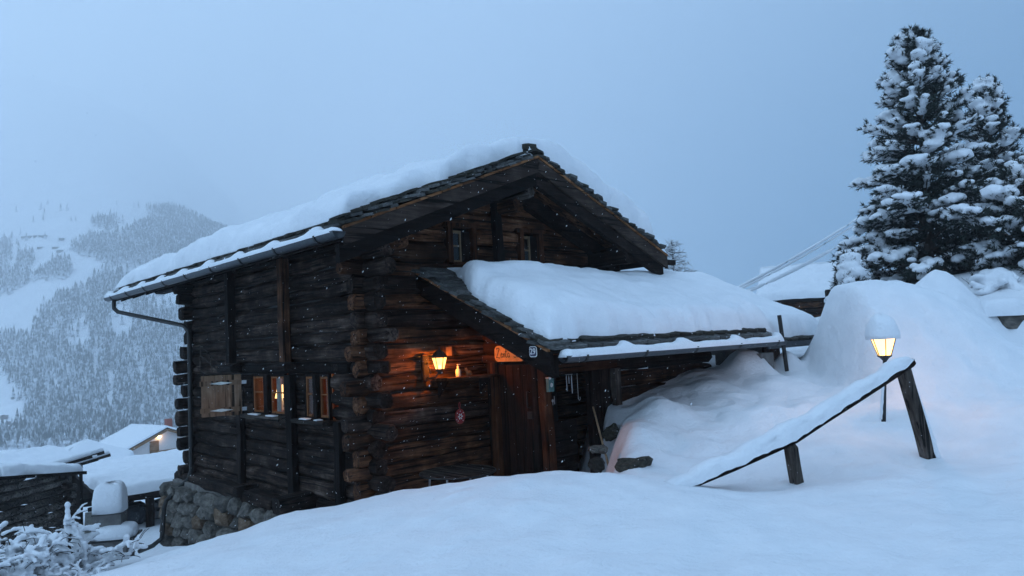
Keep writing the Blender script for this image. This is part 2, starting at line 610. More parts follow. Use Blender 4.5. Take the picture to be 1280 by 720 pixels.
# ------------------------------------------------------------------ snow on sloping and flat surfaces
def snow_slab(name, O, A, B, thick, mat, parent=None, na=60, nb=24, edge=(0.12, 0.12, 0.12, 0.12), wob=(0.05, 0.05, 0.05, 0.05), wf=2.0, seed=0.0, lump=0.03, up=Z):
    """Snow lying on the quad O + sA + tB. edge/wob in metres for sides s=0, s=1, t=0, t=1."""
    O, A, B = Vector(O), Vector(A), Vector(B)
    LA, LB = A.length, B.length
    a, b = A / LA, B / LB
    def knots(n, e0, e1, L):
        k0 = [e0 / L * (1 - math.cos(i / 6 * math.pi / 2)) for i in range(6)]
        k1 = [1 - e1 / L * (1 - math.cos(i / 6 * math.pi / 2)) for i in range(6)][::-1]
        mid = [e0 / L + (1 - (e0 + e1) / L) * i / n for i in range(n + 1)]
        return k0 + mid + k1
    S, T = knots(na, edge[0], edge[1], LA), knots(nb, edge[2], edge[3], LB)
    V = []
    for s in S:
        for t in T:
            x, y = s * LA, t * LB
            s0 = wob[0] * fbm(y * wf + seed, 1.7 + seed)
            s1 = wob[1] * fbm(y * wf + seed, 5.3 + seed)
            t0 = wob[2] * fbm(x * wf + seed, 9.1 + seed)
            t1 = wob[3] * fbm(x * wf + seed, 13.9 + seed)
            xx = x + s0 * (1 - s) - s1 * s
            yy = y + t0 * (1 - t) - t1 * t
            def prof(d, r):
                q = min(1.0, max(0.0, d / r))
                return (1 - (1 - q) ** 2.6) ** (1 / 2.6)
            h = thick(s, t) * prof(x, edge[0]) * prof(LA - x, edge[1]) * prof(y, edge[2]) * prof(LB - y, edge[3])
            k = min(1.0, h / 0.12)
            h += k * lump * fbm(x * 1.4 + seed, y * 1.4 + seed * 2, 3.3) + k * lump * 0.35 * fbm(x * 5 + seed, y * 5, 8.3)
            V.append(O + a * xx + b * yy + Vector(up) * h)
    n, m = len(T), len(S)
    F = [(i*n + j, (i+1)*n + j, (i+1)*n + j + 1, i*n + j + 1) for i in range(m - 1) for j in range(n - 1)]
    if a.cross(b).z < 0:
        F = [f[::-1] for f in F]
    return make(name, (V, F), mat, parent, smooth=True)

def snow_cushion(name, c, rx, ry, h, mat, parent=None, seed=0.0, rz=0.0, n=2.6, nu=28, nv=10, rough=0.12, skirt=0.0):
    """A rounded cap of snow on something small; c is the middle of its flat underside."""
    V, F = [], []
    for j in range(nv + 1):
        ph = math.pi / 2 * j / nv
        for i in range(nu):
            q = 2 * math.pi * i / nu
            cx, sx = math.cos(q), math.sin(q)
            ex = math.copysign(abs(cx) ** (2 / n), cx)
            ey = math.copysign(abs(sx) ** (2 / n), sx)
            k = math.cos(ph) ** (2 / n)
            w = 1 + rough * fbm(ex * 1.3 + seed, ey * 1.3 + seed, j * 0.25)
            x, y, z = rx * ex * k * w, ry * ey * k * w, h * math.sin(ph) ** (2 / n) * (1 + rough * 0.8 * fbm(ex + seed, ey - seed, 4.4)) - (skirt * (1 - j / nv) ** 3)
            V.append(Vector(c) + Vector((x * math.cos(rz) - y * math.sin(rz), x * math.sin(rz) + y * math.cos(rz), z)))
    for j in range(nv):
        for i in range(nu):
            F.append((j*nu + i, j*nu + (i+1) % nu, (j+1)*nu + (i+1) % nu, (j+1)*nu + i))
    F.append(tuple(range(nu - 1, -1, -1)))
    F.append(tuple(nv * nu + i for i in range(nu)))
    return make(name, (V, F), mat, parent, smooth=True)

# ------------------------------------------------------------------ ground
def tps(points, smooth=0.02):
    P = np.array([[p[0], p[1]] for p in points], float)
    zz = np.array([p[2] for p in points], float)
    n = len(P)
    d = np.linalg.norm(P[:, None] - P[None], axis=2)
    K = np.where(d > 1e-9, d * d * np.log(np.maximum(d, 1e-9)), 0.0) + np.eye(n) * smooth
    Q = np.hstack([np.ones((n, 1)), P])
    A = np.zeros((n + 3, n + 3))
    A[:n, :n], A[:n, n:], A[n:, :n] = K, Q, Q.T
    w = np.linalg.solve(A, np.concatenate([zz, np.zeros(3)]))
    def f(x, y):
        x, y = np.asarray(x, float), np.asarray(y, float)
        r = w[n] + w[n+1] * x + w[n+2] * y
        for i in range(n):
            d2 = (x - P[i, 0]) ** 2 + (y - P[i, 1]) ** 2
            r = r + w[i] * 0.5 * d2 * np.log(np.maximum(d2, 1e-12))
        return r
    return f

def nstep(a, b, x):
    t = np.clip((x - a) / (b - a), 0, 1)
    return t * t * (3 - 2 * t)

crest = [(100, 714, 7.0), (200, 690, 7.3), (300, 657, 7.6), (370, 632, 7.7), (450, 614, 7.7), (540, 602, 7.5), (620, 592, 7.3),
         (700, 587, 7.2), (780, 590, 7.0), (860, 598, 6.9), (1000, 604, 6.8), (1140, 600, 6.6), (1280, 596, 6.4)]
body = [(640, 700, 5.2), (640, 640, 6.2), (900, 700, 5.0), (900, 640, 6.0), (1200, 700, 4.8), (1200, 640, 5.8), (400, 700, 5.8), (400, 655, 6.7), (220, 706, 6.5),
        (1165, 572, 7.8), (1104, 524, 9.0), (1250, 545, 8.0), (995, 604, 7.3), (1050, 562, 8.0), (1190, 500, 9.3), (1275, 480, 10.2),
        (800, 548, 9.4), (775, 509, 10.8), (850, 490, 11.0), (905, 461, 12.7), (1000, 446, 14.0), (900, 545, 9.4), (950, 472, 11.5), (1000, 500, 10.5),
        (1040, 470, 12.0), (960, 566, 8.4), (1265, 462, 12.4), (1040, 440, 14.0), (830, 590, 8.3)]
ptsA = [tuple(site(*p) - Z * 0.075) for p in crest] + [tuple(site(*p)) for p in body] + [
    (0, 2.5, 0.12), (-2, 2.5, -0.1), (2.5, 2.5, 0.08), (0, -4, 0.0), (5, -3, 0.2), (-5, -3, -0.8), (-3, 3.6, -0.15), (-5.2, 7.0, -0.95), (-5.2, 5, -0.8), (-7.5, 6, -2.0),
    (7, 5, 0.45), (8, 8, 0.85), (10, 10, 1.5), (6.3, 16, 1.5), (9.4, 16, 2.1), (4, 18, 1.2), (12, 14, 2.5), (14, 20, 2.4), (9, 22, 1.9), (13, 6, 1.3), (3, 14.5, 1.1)]
zA = tps(ptsA)
ptsB = [(*hw(1, -1).xy, -0.42), (*hw(2.4, -1.6).xy, -0.42), (*hw(0.0, -0.9).xy, -0.5), (-2.4, 9.2, -0.55), (-3.1, 10.4, -0.95), (-4.6, 12.2, -1.5), (-5.9, 14, -1.75),
        (*site(140, 698, 11.0)[:],), (*site(150, 706, 8.6)[:],), (*site(200, 672, 16)[:],), (*site(110, 656, 20)[:],), (*site(190, 650, 21)[:],), (-5.6, 8, -1.2), (-9, 9, -2.6), (-9, 14, -2.5),
        (0, 15, -0.6), (-12, 22, -3.2), (-3, 22, -2.0), (2, 22, -0.5), (0.8, 8.6, -0.25), (-1, 8.5, -0.35), (-3.4, 8.4, -0.5)]
zB = tps(ptsB)

def ground_z(x, y):
    x, y = np.asarray(x, float), np.asarray(y, float)
    a, b = zA(x, y), zB(x, y)
    wig = 0.16 * np.sin(y * 2.3) + 0.08 * np.sin(y * 5.1 + 1)
    m = (1 - nstep(0.90, 1.42, x + wig * 0.6)) * nstep(7.75, 8.75, y + 0.05 * x)
    z = a * (1 - m) + b * m
    # drifts and buried things on the bank above the annex path
    def bump(cx, cy, sx, sy, h, p=2.0):
        return h * np.exp(-(np.abs((x - cx) / sx) ** p + np.abs((y - cy) / sy) ** p))
    q = site(935, 462, 12.0); z = z + bump(q.x, q.y, 0.32, 0.35, 0.42, 3)
    q = site(985, 450, 12.6); z = z + bump(q.x, q.y, 0.26, 0.3, 0.34)
    q = site(825, 500, 10.2); z = z + bump(q.x, q.y, 0.36, 0.42, 0.26, 2.6)
    q = site(800, 555, 9.3); z = z + bump(q.x, q.y, 0.22, 0.36, 0.20)
    q = site(870, 545, 9.4); z = z + bump(q.x, q.y, 0.5, 0.4, 0.10)
    q = site(950, 520, 9.8); z = z + bump(q.x, q.y, 0.6, 0.4, 0.10)
    for (hx_, hy_, hh_) in ((4.02, 7.72, 0.12), (4.48, 9.05, 0.06)):
        z = z - hh_ * np.exp(-(((x - hx_) / 0.2) ** 2 + ((y - hy_) / 0.26) ** 2))
    # the two tall heaps of cleared snow on the right
    l = nstep(4.80, 5.30, x - 0.05 * (y - 11.3)) * (0.90 + 0.10 * nstep(5.2, 5.8, x)) * (1 - nstep(6.05, 8.1, x))
    z = z + 1.58 * l ** 0.75 * nstep(9.5, 11.4, y) ** 0.75 * (1 - nstep(12.0, 13.6, y))
    l = nstep(6.1, 7.15, x) * (1 - nstep(7.85, 8.9, x))
    z = z + 1.08 * l ** 0.8 * nstep(11.9, 13.1, y) * (1 - nstep(13.6, 15.2, y))
    z = z + 0.55 * nstep(7.0, 8.2, x) * nstep(13.0, 13.5, y) * (1 - nstep(15.5, 17.5, y))
    # farther away the land falls to the valley on the left and levels out on the right
    s = x / np.maximum(y, 1.0)
    far = (-2.3 - 0.105 * np.maximum(y - 20, 0)) * (1 - nstep(-0.12, 0.22, s)) + 1.55 * nstep(-0.12, 0.22, s)
    k = np.maximum(nstep(19, 30, y), np.maximum(nstep(11, 18, np.abs(x)), nstep(3, 9, -y)))
    near_left = np.where(x < -8, -2.6 - 0.05 * np.maximum(-x - 8, 0), np.where(x > 8, 1.6, 0))
    far = np.where(y < 20, np.where(np.abs(x) > 8, near_left, np.where(y < 0, 0.0, far)), far)
    return z * (1 - k) + far * k

def axis(lo, hi, d0, d1, step, limit):
    a = list(np.arange(d0, d1, step))
    s, v = step, d0
    left = []
    while v > lo:
        s = min(s * 1.12, limit); v -= s; left.append(v)
    s, v = step, a[-1]
    right = []
    while v < hi:
        s = min(s * 1.12, limit); v += s; right.append(v)
    return np.array(left[::-1] + a + right)

gu = axis(-420, 420, -6.2, 7.2, 0.055, 18)
gv = axis(-60, 420, 3.2, 13.6, 0.055, 18)
GX, GY = np.meshgrid(gu, gv)
GZ = ground_z(GX, GY)
fine = np.zeros_like(GZ)
for i in range(GX.shape[0]):
    if not (2 < gv[i] < 22):
        continue
    for j in range(GX.shape[1]):
        if -12 < gu[j] < 14:
            p = (gu[j], gv[i])
            ter = sstep(1.0, 1.6, p[0]) * sstep(8.2, 9.2, p[1]) * (1 - sstep(17, 20, p[1]))
            fine[i, j] = ter * (0.085 * fbm(p[0] * 1.25 + 3, p[1] * 1.25, 4.4, 3) + 0.03 * abs(fbm(p[0] * 2.4, p[1] * 1.6, 6.6, 2))) + 0.045 * fbm(p[0] * 0.9, p[1] * 0.9, 1.1, 2) + 0.026 * fbm(p[0] * 2.7, p[1] * 2.7, 7.7, 3)
GZ = GZ + fine
nr, nc = GX.shape
gverts = np.stack([GX, GY, GZ], axis=2).reshape(-1, 3)
idx = np.arange(nr * nc).reshape(nr, nc)
gfaces = np.stack([idx[:-1, :-1], idx[:-1, 1:], idx[1:, 1:], idx[1:, :-1]], axis=2).reshape(-1, 4)
ground = make('ground', (gverts.tolist(), gfaces.tolist()), M['snow'], smooth=True)
tag(ground, 'deep fresh snow covering the whole slope around the log house', 'snow', kind='structure')

def gz(x, y):
    return float(ground_z(x, y))

# ------------------------------------------------------------------ the far mountain side with its forest
ER = np.array([150, 230, 330, 450, 600, 800, 1000, 1250, 1500, 2100, 2650], float)
EE = np.array([-0.135, -0.125, -0.112, -0.065, 0.02, 0.12, 0.19, 0.25, 0.29, 0.36, 0.41])
def mountain_z(s, r):
    e = np.interp(r, ER, EE)
    e = e + 0.035 * np.sin(s * 9 + 0.6) * nstep(350, 700, r)
    e = e - 0.24 * nstep(-0.85, -0.05, s) * nstep(700, 1900, r)
    return 1.7 + e * r
ms = np.linspace(-1.4, -0.05, 130)
mr_ = np.concatenate([np.linspace(150, 900, 120), np.linspace(915, 2600, 90)])
MS, MR = np.meshgrid(ms, mr_)
MR = np.minimum(MR, 700 + 1900 * nstep(-0.05, -0.50, MS) + 0.001 * MR)
MZ = mountain_z(MS, MR)
for i in range(MS.shape[0]):
    for j in range(MS.shape[1]):
        x, y = MS[i, j] * MR[i, j], MR[i, j]
        MZ[i, j] += 9.0 * fbm(x / 120, y / 120, 2.2, 4) * sstep(260, 420, y) + 2.2 * fbm(x / 22, y / 22, 5.5, 3) * sstep(260, 420, y)
mverts = np.stack([MS * MR, MR, MZ], axis=2).reshape(-1, 3)
idx = np.arange(MS.size).reshape(MS.shape)
mf = np.stack([idx[:-1, :-1], idx[:-1, 1:], idx[1:, 1:], idx[1:, :-1]], axis=2).reshape(-1, 4)
mountain = make('mountain', (mverts.tolist(), mf.tolist()), M['snow_far'], smooth=True)
tag(mountain, 'snow covered mountain side across the valley fading into cloud', 'mountain', kind='structure')
def mountain_point(s, r):
    j = (s - ms[0]) / (ms[1] - ms[0])
    i = np.searchsorted(mr_, r) - 1
    i = max(0, min(len(mr_) - 2, i)); j0 = max(0, min(len(ms) - 2, int(j)))
    fi = (r - mr_[i]) / (mr_[i + 1] - mr_[i]); fj = j - j0
    zz = (MZ[i, j0] * (1 - fj) + MZ[i, j0 + 1] * fj) * (1 - fi) + (MZ[i + 1, j0] * (1 - fj) + MZ[i + 1, j0 + 1] * fj) * fi
    return Vector((s * r, r, float(zz)))

WOODS = [[(-400, 425), (35, 420), (45, 400), (70, 372), (110, 358), (135, 340), (180, 345), (420, 330), (420, 640), (-400, 640), (-400, 590), (20, 545), (24, 490), (0, 462), (-400, 480)],
         [(92, 312), (110, 296), (150, 294), (190, 276), (250, 262), (420, 255), (420, 330), (150, 336), (120, 325)],
         [(-60, 308), (12, 303), (12, 331), (-60, 336)], [(22, 317), (40, 314), (40, 332), (22, 333)], [(38, 350), (70, 325), (86, 326), (85, 348), (45, 354)],
         [(-60, 342), (36, 338), (36, 356), (0, 370), (-60, 372)], [(116, 277), (143, 274), (143, 286), (117, 284)], [(185, 264), (235, 255), (240, 272), (190, 274)]]
CLEAR = [((98, 418), 16, 20), ((152, 402), 14, 22), ((205, 372), 26, 14), ((138, 487), 4, 26), ((120, 452), 3, 30), ((10, 512), 22, 34)]
def in_poly(px, py, poly):
    c = False
    for i in range(len(poly)):
        (x1, y1), (x2, y2) = poly[i], poly[i - 1]
        if (y1 > py) != (y2 > py) and px < (x2 - x1) * (py - y1) / (y2 - y1) + x1:
            c = not c
    return c
fr = random.Random(11)
tv, tf, nb_ = [], [], 0
def add_conifer(base, h, wd):
    """One snow-laden spruce: three uneven skirts and a tip."""
    global nb_
    K = 6
    rot = fr.uniform(0, 6.28)
    for (z0, z1, rr) in ((0.05, 0.52, 1.0), (0.32, 0.78, 0.72), (0.58, 1.04, 0.42)):
        ring = []
        for k in range(K):
            q = rot + 6.283 * k / K
            rad = wd * rr * fr.uniform(0.72, 1.2)
            tv.append((base.x + rad * math.cos(q), base.y + rad * math.sin(q), base.z + h * (z0 + fr.uniform(-0.04, 0.04))))
        tv.append((base.x + fr.uniform(-.1, .1) * wd, base.y + fr.uniform(-.1, .1) * wd, base.z + h * z1))
        for k in range(K):
            tf.append((nb_ + k, nb_ + (k + 1) % K, nb_ + K))
        nb_ += K + 1
count = 0
for _ in range(60000):
    s = fr.uniform(-1.3, -0.16)
    r = math.sqrt(fr.uniform(300 ** 2, 1150 ** 2))
    p = mountain_point(s, r)
    if r > 690 + 1900 * sstep(-0.05, -0.50, s):
        continue
    px, py, zc = project(p)
    if px > 430 or py > 640:
        continue
    if px < -250 and fr.random() < 0.75:
        continue
    d = 0.0
    for w_ in WOODS:
        if in_poly(px + fr.gauss(0, 3), py + fr.gauss(0, 2), w_):
            d = 0.92
            break
    for (c, rx, ry) in CLEAR:
        if ((px - c[0]) / rx) ** 2 + ((py - c[1]) / ry) ** 2 < 1:
            d *= 0.12
    if d == 0 and py > 255:
        d = 0.006
    if fr.random() < d:
        h = fr.uniform(5.5, 10.5) * (1.0 if r < 700 else 1.15)
        add_conifer(p - Z * 0.3, h, h * fr.uniform(0.17, 0.25))
        count += 1
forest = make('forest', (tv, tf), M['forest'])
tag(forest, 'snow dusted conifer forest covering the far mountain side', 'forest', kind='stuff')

# bare rock of the ravine at the foot of the forest
def mountain_hit(px, py, r0=200, r1=1400, n=400):
    for r in np.linspace(r0, r1, n):
        p = site(px, py, r)
        if p.y > 160 and -1.39 < p.x / p.y < -0.06:
            g = mountain_point(p.x / p.y, p.y)
            if p.z < g.z:
                return g
    return None
rvr = random.Random(6)
first = mountain_hit(22, 540) or site(22, 540, 320)
ravine = thing('ravine_cliff', first, 0, 'bare dark rock of the ravine below the far forest', 'cliff')
for k, (px, py, w) in enumerate(((6, 524, 9), (12, 531, 8), (17, 536, 9), (24, 540, 9), (28, 546, 10), (26, 553, 11), (31, 559, 10), (37, 566, 8), (20, 545, 7), (48, 549, 6))):
    g = mountain_hit(px, py)
    if g is None:
        continue
    k_ = g.y / FPX
    inst('rock', rock_mesh(rvr, 3, 0.5), M['cliff'], ravine, g - first, (rvr.uniform(-.3, .3), rvr.uniform(-.3, .3), rvr.uniform(0, 3)), (w * 1.35 * k_, w * 1.1 * k_, w * 1.15 * k_))

# ------------------------------------------------------------------ the log house
house = thing('log_house', HOUSE, YAW, 'old dark log house with lit windows, snow laden roof and lantern beside its entrance', 'house')
RIDGE_X, RIDGE_Z = 2.44, 4.39
EAVE_L, EAVE_R = -0.80, 5.48
Y0, Y1 = -0.9, 8.9                       # roof from front verge to rear verge
def roof_z(x):
    return RIDGE_Z - 0.385 * (RIDGE_X - x) if x < RIDGE_X else RIDGE_Z - 0.44 * (x - RIDGE_X)
WX, WY = 4.75, 6.5                       # wall lengths
lr = random.Random(3)

def log(p0, p1, w, h, mat, parent=house, jit=0.014, name='log'):
    L = (Vector(p1) - Vector(p0)).length
    return make(name, beam(p0, p1, w, h, ch=lr.uniform(0.18, 0.36), seg=max(2, int(L / 0.4)), jit=jit, endr=lr.uniform(0.08, 0.22), r=lr), mat, parent, smooth=False)

def courses(edges, mean):
    out = []
    for (a, b) in zip(edges[:-1], edges[1:]):
        n = max(1, round((b - a) / mean))
        cuts = [a + (b - a) * (i + (lr.uniform(-0.14, 0.14) if 0 < i < n else 0)) / n for i in range(n + 1)]
        out += list(zip(cuts[:-1], cuts[1:]))
    return out

WIN_SIDE = [(2.40, 3.62), (1.00, 1.74)]   # y ranges
WZ0, WZ1 = 0.72, 1.37
for (z0, z1) in courses([-0.62, WZ0, WZ1], 0.215) + courses([1.53, 3.30], 0.215):
    zc, h = (z0 + z1) / 2, (z1 - z0) * 0.94
    e0 = lr.choice([0.16, 0.2, 0.26, 0.3, 0.42, 0.5]) if zc > -0.2 else lr.uniform(0.12, 0.26)
    e1 = lr.uniform(0.14, 0.42)
    if WZ0 - 0.02 < zc < WZ1:
        spans = [(-e0 * 0.6, 0.98), (1.76, 2.38), (3.64, WY + e1)]
    else:
        spans = [(-e0, WY + e1)]
    for (a, b) in spans:
        if lr.random() < 0.25 and b - a > 5:
            c = lr.choice([2.22, 4.33])
            log((0.09 + lr.uniform(-.012, .012), a, zc), (0.09, c, zc), 0.2, h, M['log_y'])
            log((0.09 + lr.uniform(-.012, .012), c + .012, zc), (0.09, b, zc), 0.2, h, M['log_y'])
        else:
            log((0.09 + lr.uniform(-.014, .014), a, zc), (0.09 + lr.uniform(-.014, .014), b, zc), 0.2, h, M['log_y'])
for (ya, yb, za, zb_) in ((0.19, WY - 0.1, -0.6, WZ0), (0.19, WY - 0.1, WZ1, 3.2), (0.19, 0.985, WZ0, WZ1), (1.755, 2.385, WZ0, WZ1), (3.635, WY - 0.1, WZ0, WZ1)):
    make('gap_backing', box(0.115, 0.150, ya, yb, za + 0.001, zb_ - 0.001), M['black'], house)  # black strips added behind the logs: gaps read dark, room light stays in
# lintel beam over the windows, with the carved number
log((0.06, 0.42, 1.45), (0.06, 4.2, 1.45), 0.2, 0.155, M['dark_y'], jit=0.004, name='lintel_beam')
log((0.09, -0.3, 1.45), (0.09, 0.41, 1.45), 0.2, 0.155, M['log_y'])
log((0.09, 4.21, 1.45), (0.09, WY + 0.3, 1.45), 0.2, 0.155, M['log_y'])
t_ = text_mesh('carved_number', '150', 0.125, M['grey_x'], house, 0.003)
t_.rotation_euler = (math.pi / 2, 0, -math.pi / 2)
t_.location = (-0.046, 0.78, 1.455)

GWIN = [(1.41, 1.95), (2.84, 3.36)]       # gable windows, x ranges
for (z0, z1) in courses([-0.72, 2.88, 3.42, 4.36], 0.22):
    zc, h = (z0 + z1) / 2, (z1 - z0) * 0.94
    xa, xb = -lr.choice([0.12, 0.16, 0.22, 0.3]), WX + 0.2
    if z1 > 3.28:
        k = z1 + 0.05
        xa = max(-0.05, RIDGE_X - (RIDGE_Z - k) / 0.385)
        xb = min(WX, RIDGE_X + (RIDGE_Z - k) / 0.44)
        if xb - xa < 0.3:
            continue
    mat = M['warm_x'] if zc > 2.6 or 0.9 < zc < 2.0 or lr.random() < 0.5 else M['log_x']  # courses level with the lantern take lighter warm wood to boost its glow
    if 2.87 < zc < 3.43:
        spans = [(xa, GWIN[0][0] - 0.01), (GWIN[0][1] + 0.01, GWIN[1][0] - 0.01), (GWIN[1][1] + 0.01, xb)]
    else:
        spans = [(xa, xb)]
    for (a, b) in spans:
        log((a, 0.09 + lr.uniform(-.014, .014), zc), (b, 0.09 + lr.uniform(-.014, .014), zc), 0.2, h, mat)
make('gap_backing', box(0.19, WX - 0.12, 0.115, 0.15, -0.6, 2.87), M['black'], house)  # same added black strip behind the gable logs, darkening their gaps
# rear wall: its log ends stand out past the corner
for (z0, z1) in courses([-0.6, 3.2], 0.25):
    zc = (z0 + z1) / 2
    log((-lr.uniform(0.08, 0.34), WY + 0.02, zc), (WX, WY + 0.02, zc), 0.22, (z1 - z0) * 0.9, M['log_x'], jit=0.018)
make('wall', box(WX - 0.1, WX + 0.08, -0.1, WY, -0.7, 3.28), M['dark_y'], house)

# upright clamps on the long side and the gable post
def post(p0, p1, w, d, mat, name='post', up=(1, 0, 0)):
    return make(name, beam(p0, p1, w, d, ch=0.08, seg=3, jit=0.006, up=up, r=lr), mat, house)
post((-0.09, 4.33, 1.56), (-0.09, 4.33, 3.22), 0.16, 0.13, M['dark_z'])
post((-0.09, 2.2, 1.56), (-0.09, 2.2, 3.22), 0.17, 0.13, M['warm_z'])
post((-0.075, 4.02, -0.45), (-0.075, 4.02, 0.68), 0.17, 0.1, M['dark_z'])
post((-0.075, 2.1, -0.6), (-0.075, 2.1, 1.36), 0.19, 0.1, M['dark_z'])
post((-0.075, 0.66, -0.55), (-0.075, 0.66, 0.72), 0.15, 0.1, M['dark_z'])
post((2.36, -0.075, 2.78), (2.33, -0.075, 3.98), 0.13, 0.12, M['dark_z'], up=(0, 1, 0))
make('clamp_block', beam((-0.12, 4.0, 1.47), (-0.12, 4.65, 1.47), 0.2, 0.12, seg=2, jit=0.008, r=lr), M['dark_y'], house)
make('clamp_block', beam((-0.13, 1.95, 1.49), (-0.13, 2.55, 1.49), 0.2, 0.13, seg=2, jit=0.008, r=lr), M['dark_y'], house)
# sill timbers and butt ends over the foundation
make('sill_timber', beam((-0.12, 2.5, -0.6), (-0.12, 6.9, -0.62), 0.3, 0.2, seg=6, jit=0.02, endr=0.1, r=lr), M['log_y'], house)
make('beam_end', beam((-0.52, 1.7, -0.47), (0.1, 1.7, -0.47), 0.3, 0.24, seg=2, jit=0.02, endr=0.12, r=lr), M['log_x'], house)
make('beam_end', beam((-0.36, 3.6, -0.52), (0.1, 3.6, -0.52), 0.2, 0.17, seg=2, jit=0.02, endr=0.12, r=lr), M['dark_x'], house)
make('sill_timber', beam((-0.16, -0.1, -0.66), (-0.16, 1.5, -0.64), 0.24, 0.2, seg=3, jit=0.02, endr=0.1, r=lr), M['dark_y'], house)

# side windows, each with a stout middle post
def side_window(y0, y1, mids, panes):
    w = make('window', join(box(-0.02, 0.03, y0, y0 + 0.035, WZ0, WZ1), box(-0.02, 0.03, y1 - 0.035, y1, WZ0, WZ1),
                            box(-0.02, 0.03, y0 + 0.035, y1 - 0.035, WZ1 - 0.04, WZ1), box(-0.02, 0.03, y0 + 0.035, y1 - 0.035, WZ0, WZ0 + 0.03)), M['dark_z'], house)
    for (a, b) in mids:
        make('mullion', beam((-0.035, (a + b) / 2, WZ0 + 0.003), (-0.035, (a + b) / 2, WZ1 - 0.003), b - a, 0.09, ch=0.06, up=(1, 0, 0)), M['dark_z'], w)
    for (a, b) in panes:
        zm = (WZ0 + WZ1) / 2 + 0.03
        make('sash', join(box(-0.012, 0.02, a, a + 0.03, WZ0 + .03, WZ1 - .04), box(-0.012, 0.02, b - 0.03, b, WZ0 + .03, WZ1 - .04),
                          box(-0.012, 0.02, a + .03, b - .03, WZ0 + .03, WZ0 + .06), box(-0.012, 0.02, a + .03, b - .03, WZ1 - .07, WZ1 - .04),
                          box(-0.010, 0.018, a + .03, b - .03, zm - .010, zm + .010)), M['orange_z'], w)
        for (za, zb_) in ((WZ0 + .06, zm - .010), (zm + .010, WZ1 - .07)):
            make('pane', box(0.003, 0.007, a + .03, b - .03, za, zb_), M['glass'], w)
        if b > 3.3 or 1.5 < b < 2:
            make('glow_casing', box(0.032, 0.21, b - 0.002, b + 0.022, WZ0 + 0.005, WZ1 - 0.005), M['orange_z'], w)  # orange board added in the reveal so the panes show warm room glow
    make('sill', beam((-0.1, y0 - 0.12, WZ0 - 0.03), (-0.1, y1 + 0.1, WZ0 - 0.03), 0.2, 0.06, seg=3, jit=0.004), M['grey_y'], w)
    return w
side_window(2.40, 3.62, [(2.92, 3.06)], [(2.44, 2.90), (3.08, 3.585)])
side_window(1.00, 1.74, [(1.28, 1.38)], [(1.04, 1.27), (1.39, 1.70)])

# snow that drifted onto the sills
for (a, b) in ((2.52, 2.82), (3.12, 3.5), (1.08, 1.2), (1.42, 1.66)):
    o_ = snow_cushion('sill_snow', hw(-0.13, (a + b) / 2, WZ0 + 0.001), 0.05, (b - a) / 2, 0.018, M['snow'], seed=a * 3, rz=YAW, n=5, rough=0.25)
    tag(o_, {2.52: 'thin snow on the window sill beside the glowing table lamp', 3.12: 'thin snow on the window sill nearest the open shutter',
             1.08: 'tiny snow patch on the sill close to the house corner', 1.42: 'thin snow on the far half of the corner window sill'}[a], 'snow', 'snow on the side window sills', 'stuff')

# warm room behind the windows
make('room', join(box(0.22, 3.0, 0.55, 0.58, 0.35, 1.95), box(0.22, 3.0, 4.2, 4.23, 0.35, 1.95), box(2.97, 3.0, 0.58, 4.2, 0.35, 1.95),
                  box(0.22, 3.0, 0.55, 4.23, 0.32, 0.35), box(0.22, 3.0, 0.55, 4.23, 1.95, 1.98)), M['room'], house)
for (a, b) in ((2.42, 2.56), (3.1, 3.22), (1.4, 1.5)):
    V, F = [], []
    for i in range(13):
        y = a + (b - a) * i / 12
        for z in (0.74, 1.36):
            V.append(Vector((0.235 + 0.018 * math.sin(i * 2.1), y, z)))
            V.append(Vector((0.243 + 0.018 * math.sin(i * 2.1), y, z)))
    for i in range(12):
        F += [(4*i, 4*i+4, 4*i+6, 4*i+2), (4*i+1, 4*i+3, 4*i+7, 4*i+5)]
    make('curtain', (V, F), M['curtain'], house, smooth=True)
lamp = thing('table_lamp', hw(0.42, 3.47, 0.74), YAW, 'small table lamp glowing inside the long side window', 'lamp')
make('lamp_base', lathe([(0.07, 0), (0.07, 0.02), (0.02, 0.04), (0.035, 0.12), (0.015, 0.2)], 12), M['white'], lamp, smooth=True)
make('lamp_shade', lathe([(0.11, 0.2), (0.06, 0.42)], 16), M['shade_lit'], lamp, smooth=True)
make('side_table', join(box(0.26, 0.75, 2.9, 3.65, 0.7, 0.738), box(0.28, 0.33, 2.95, 3.0, 0.352, 0.7), box(0.67, 0.72, 3.55, 3.6, 0.352, 0.7),
                        box(0.67, 0.72, 2.95, 3.0, 0.352, 0.7), box(0.28, 0.33, 3.55, 3.6, 0.352, 0.7)), M['room'], house)
def point(name, loc, w, col, r=0.05, parent=None):
    d = bpy.data.lights.new(name, 'POINT')
    d.energy = w
    d.color = col
    d.shadow_soft_size = r
    o = bpy.data.objects.new(name, d)
    COL.objects.link(o)
    o.location = loc
    if parent is not None:
        o.parent = parent
    return o
point('room_light', hw(0.85, 1.9, 1.7), 34, (1.0, 0.42, 0.12), 0.12)

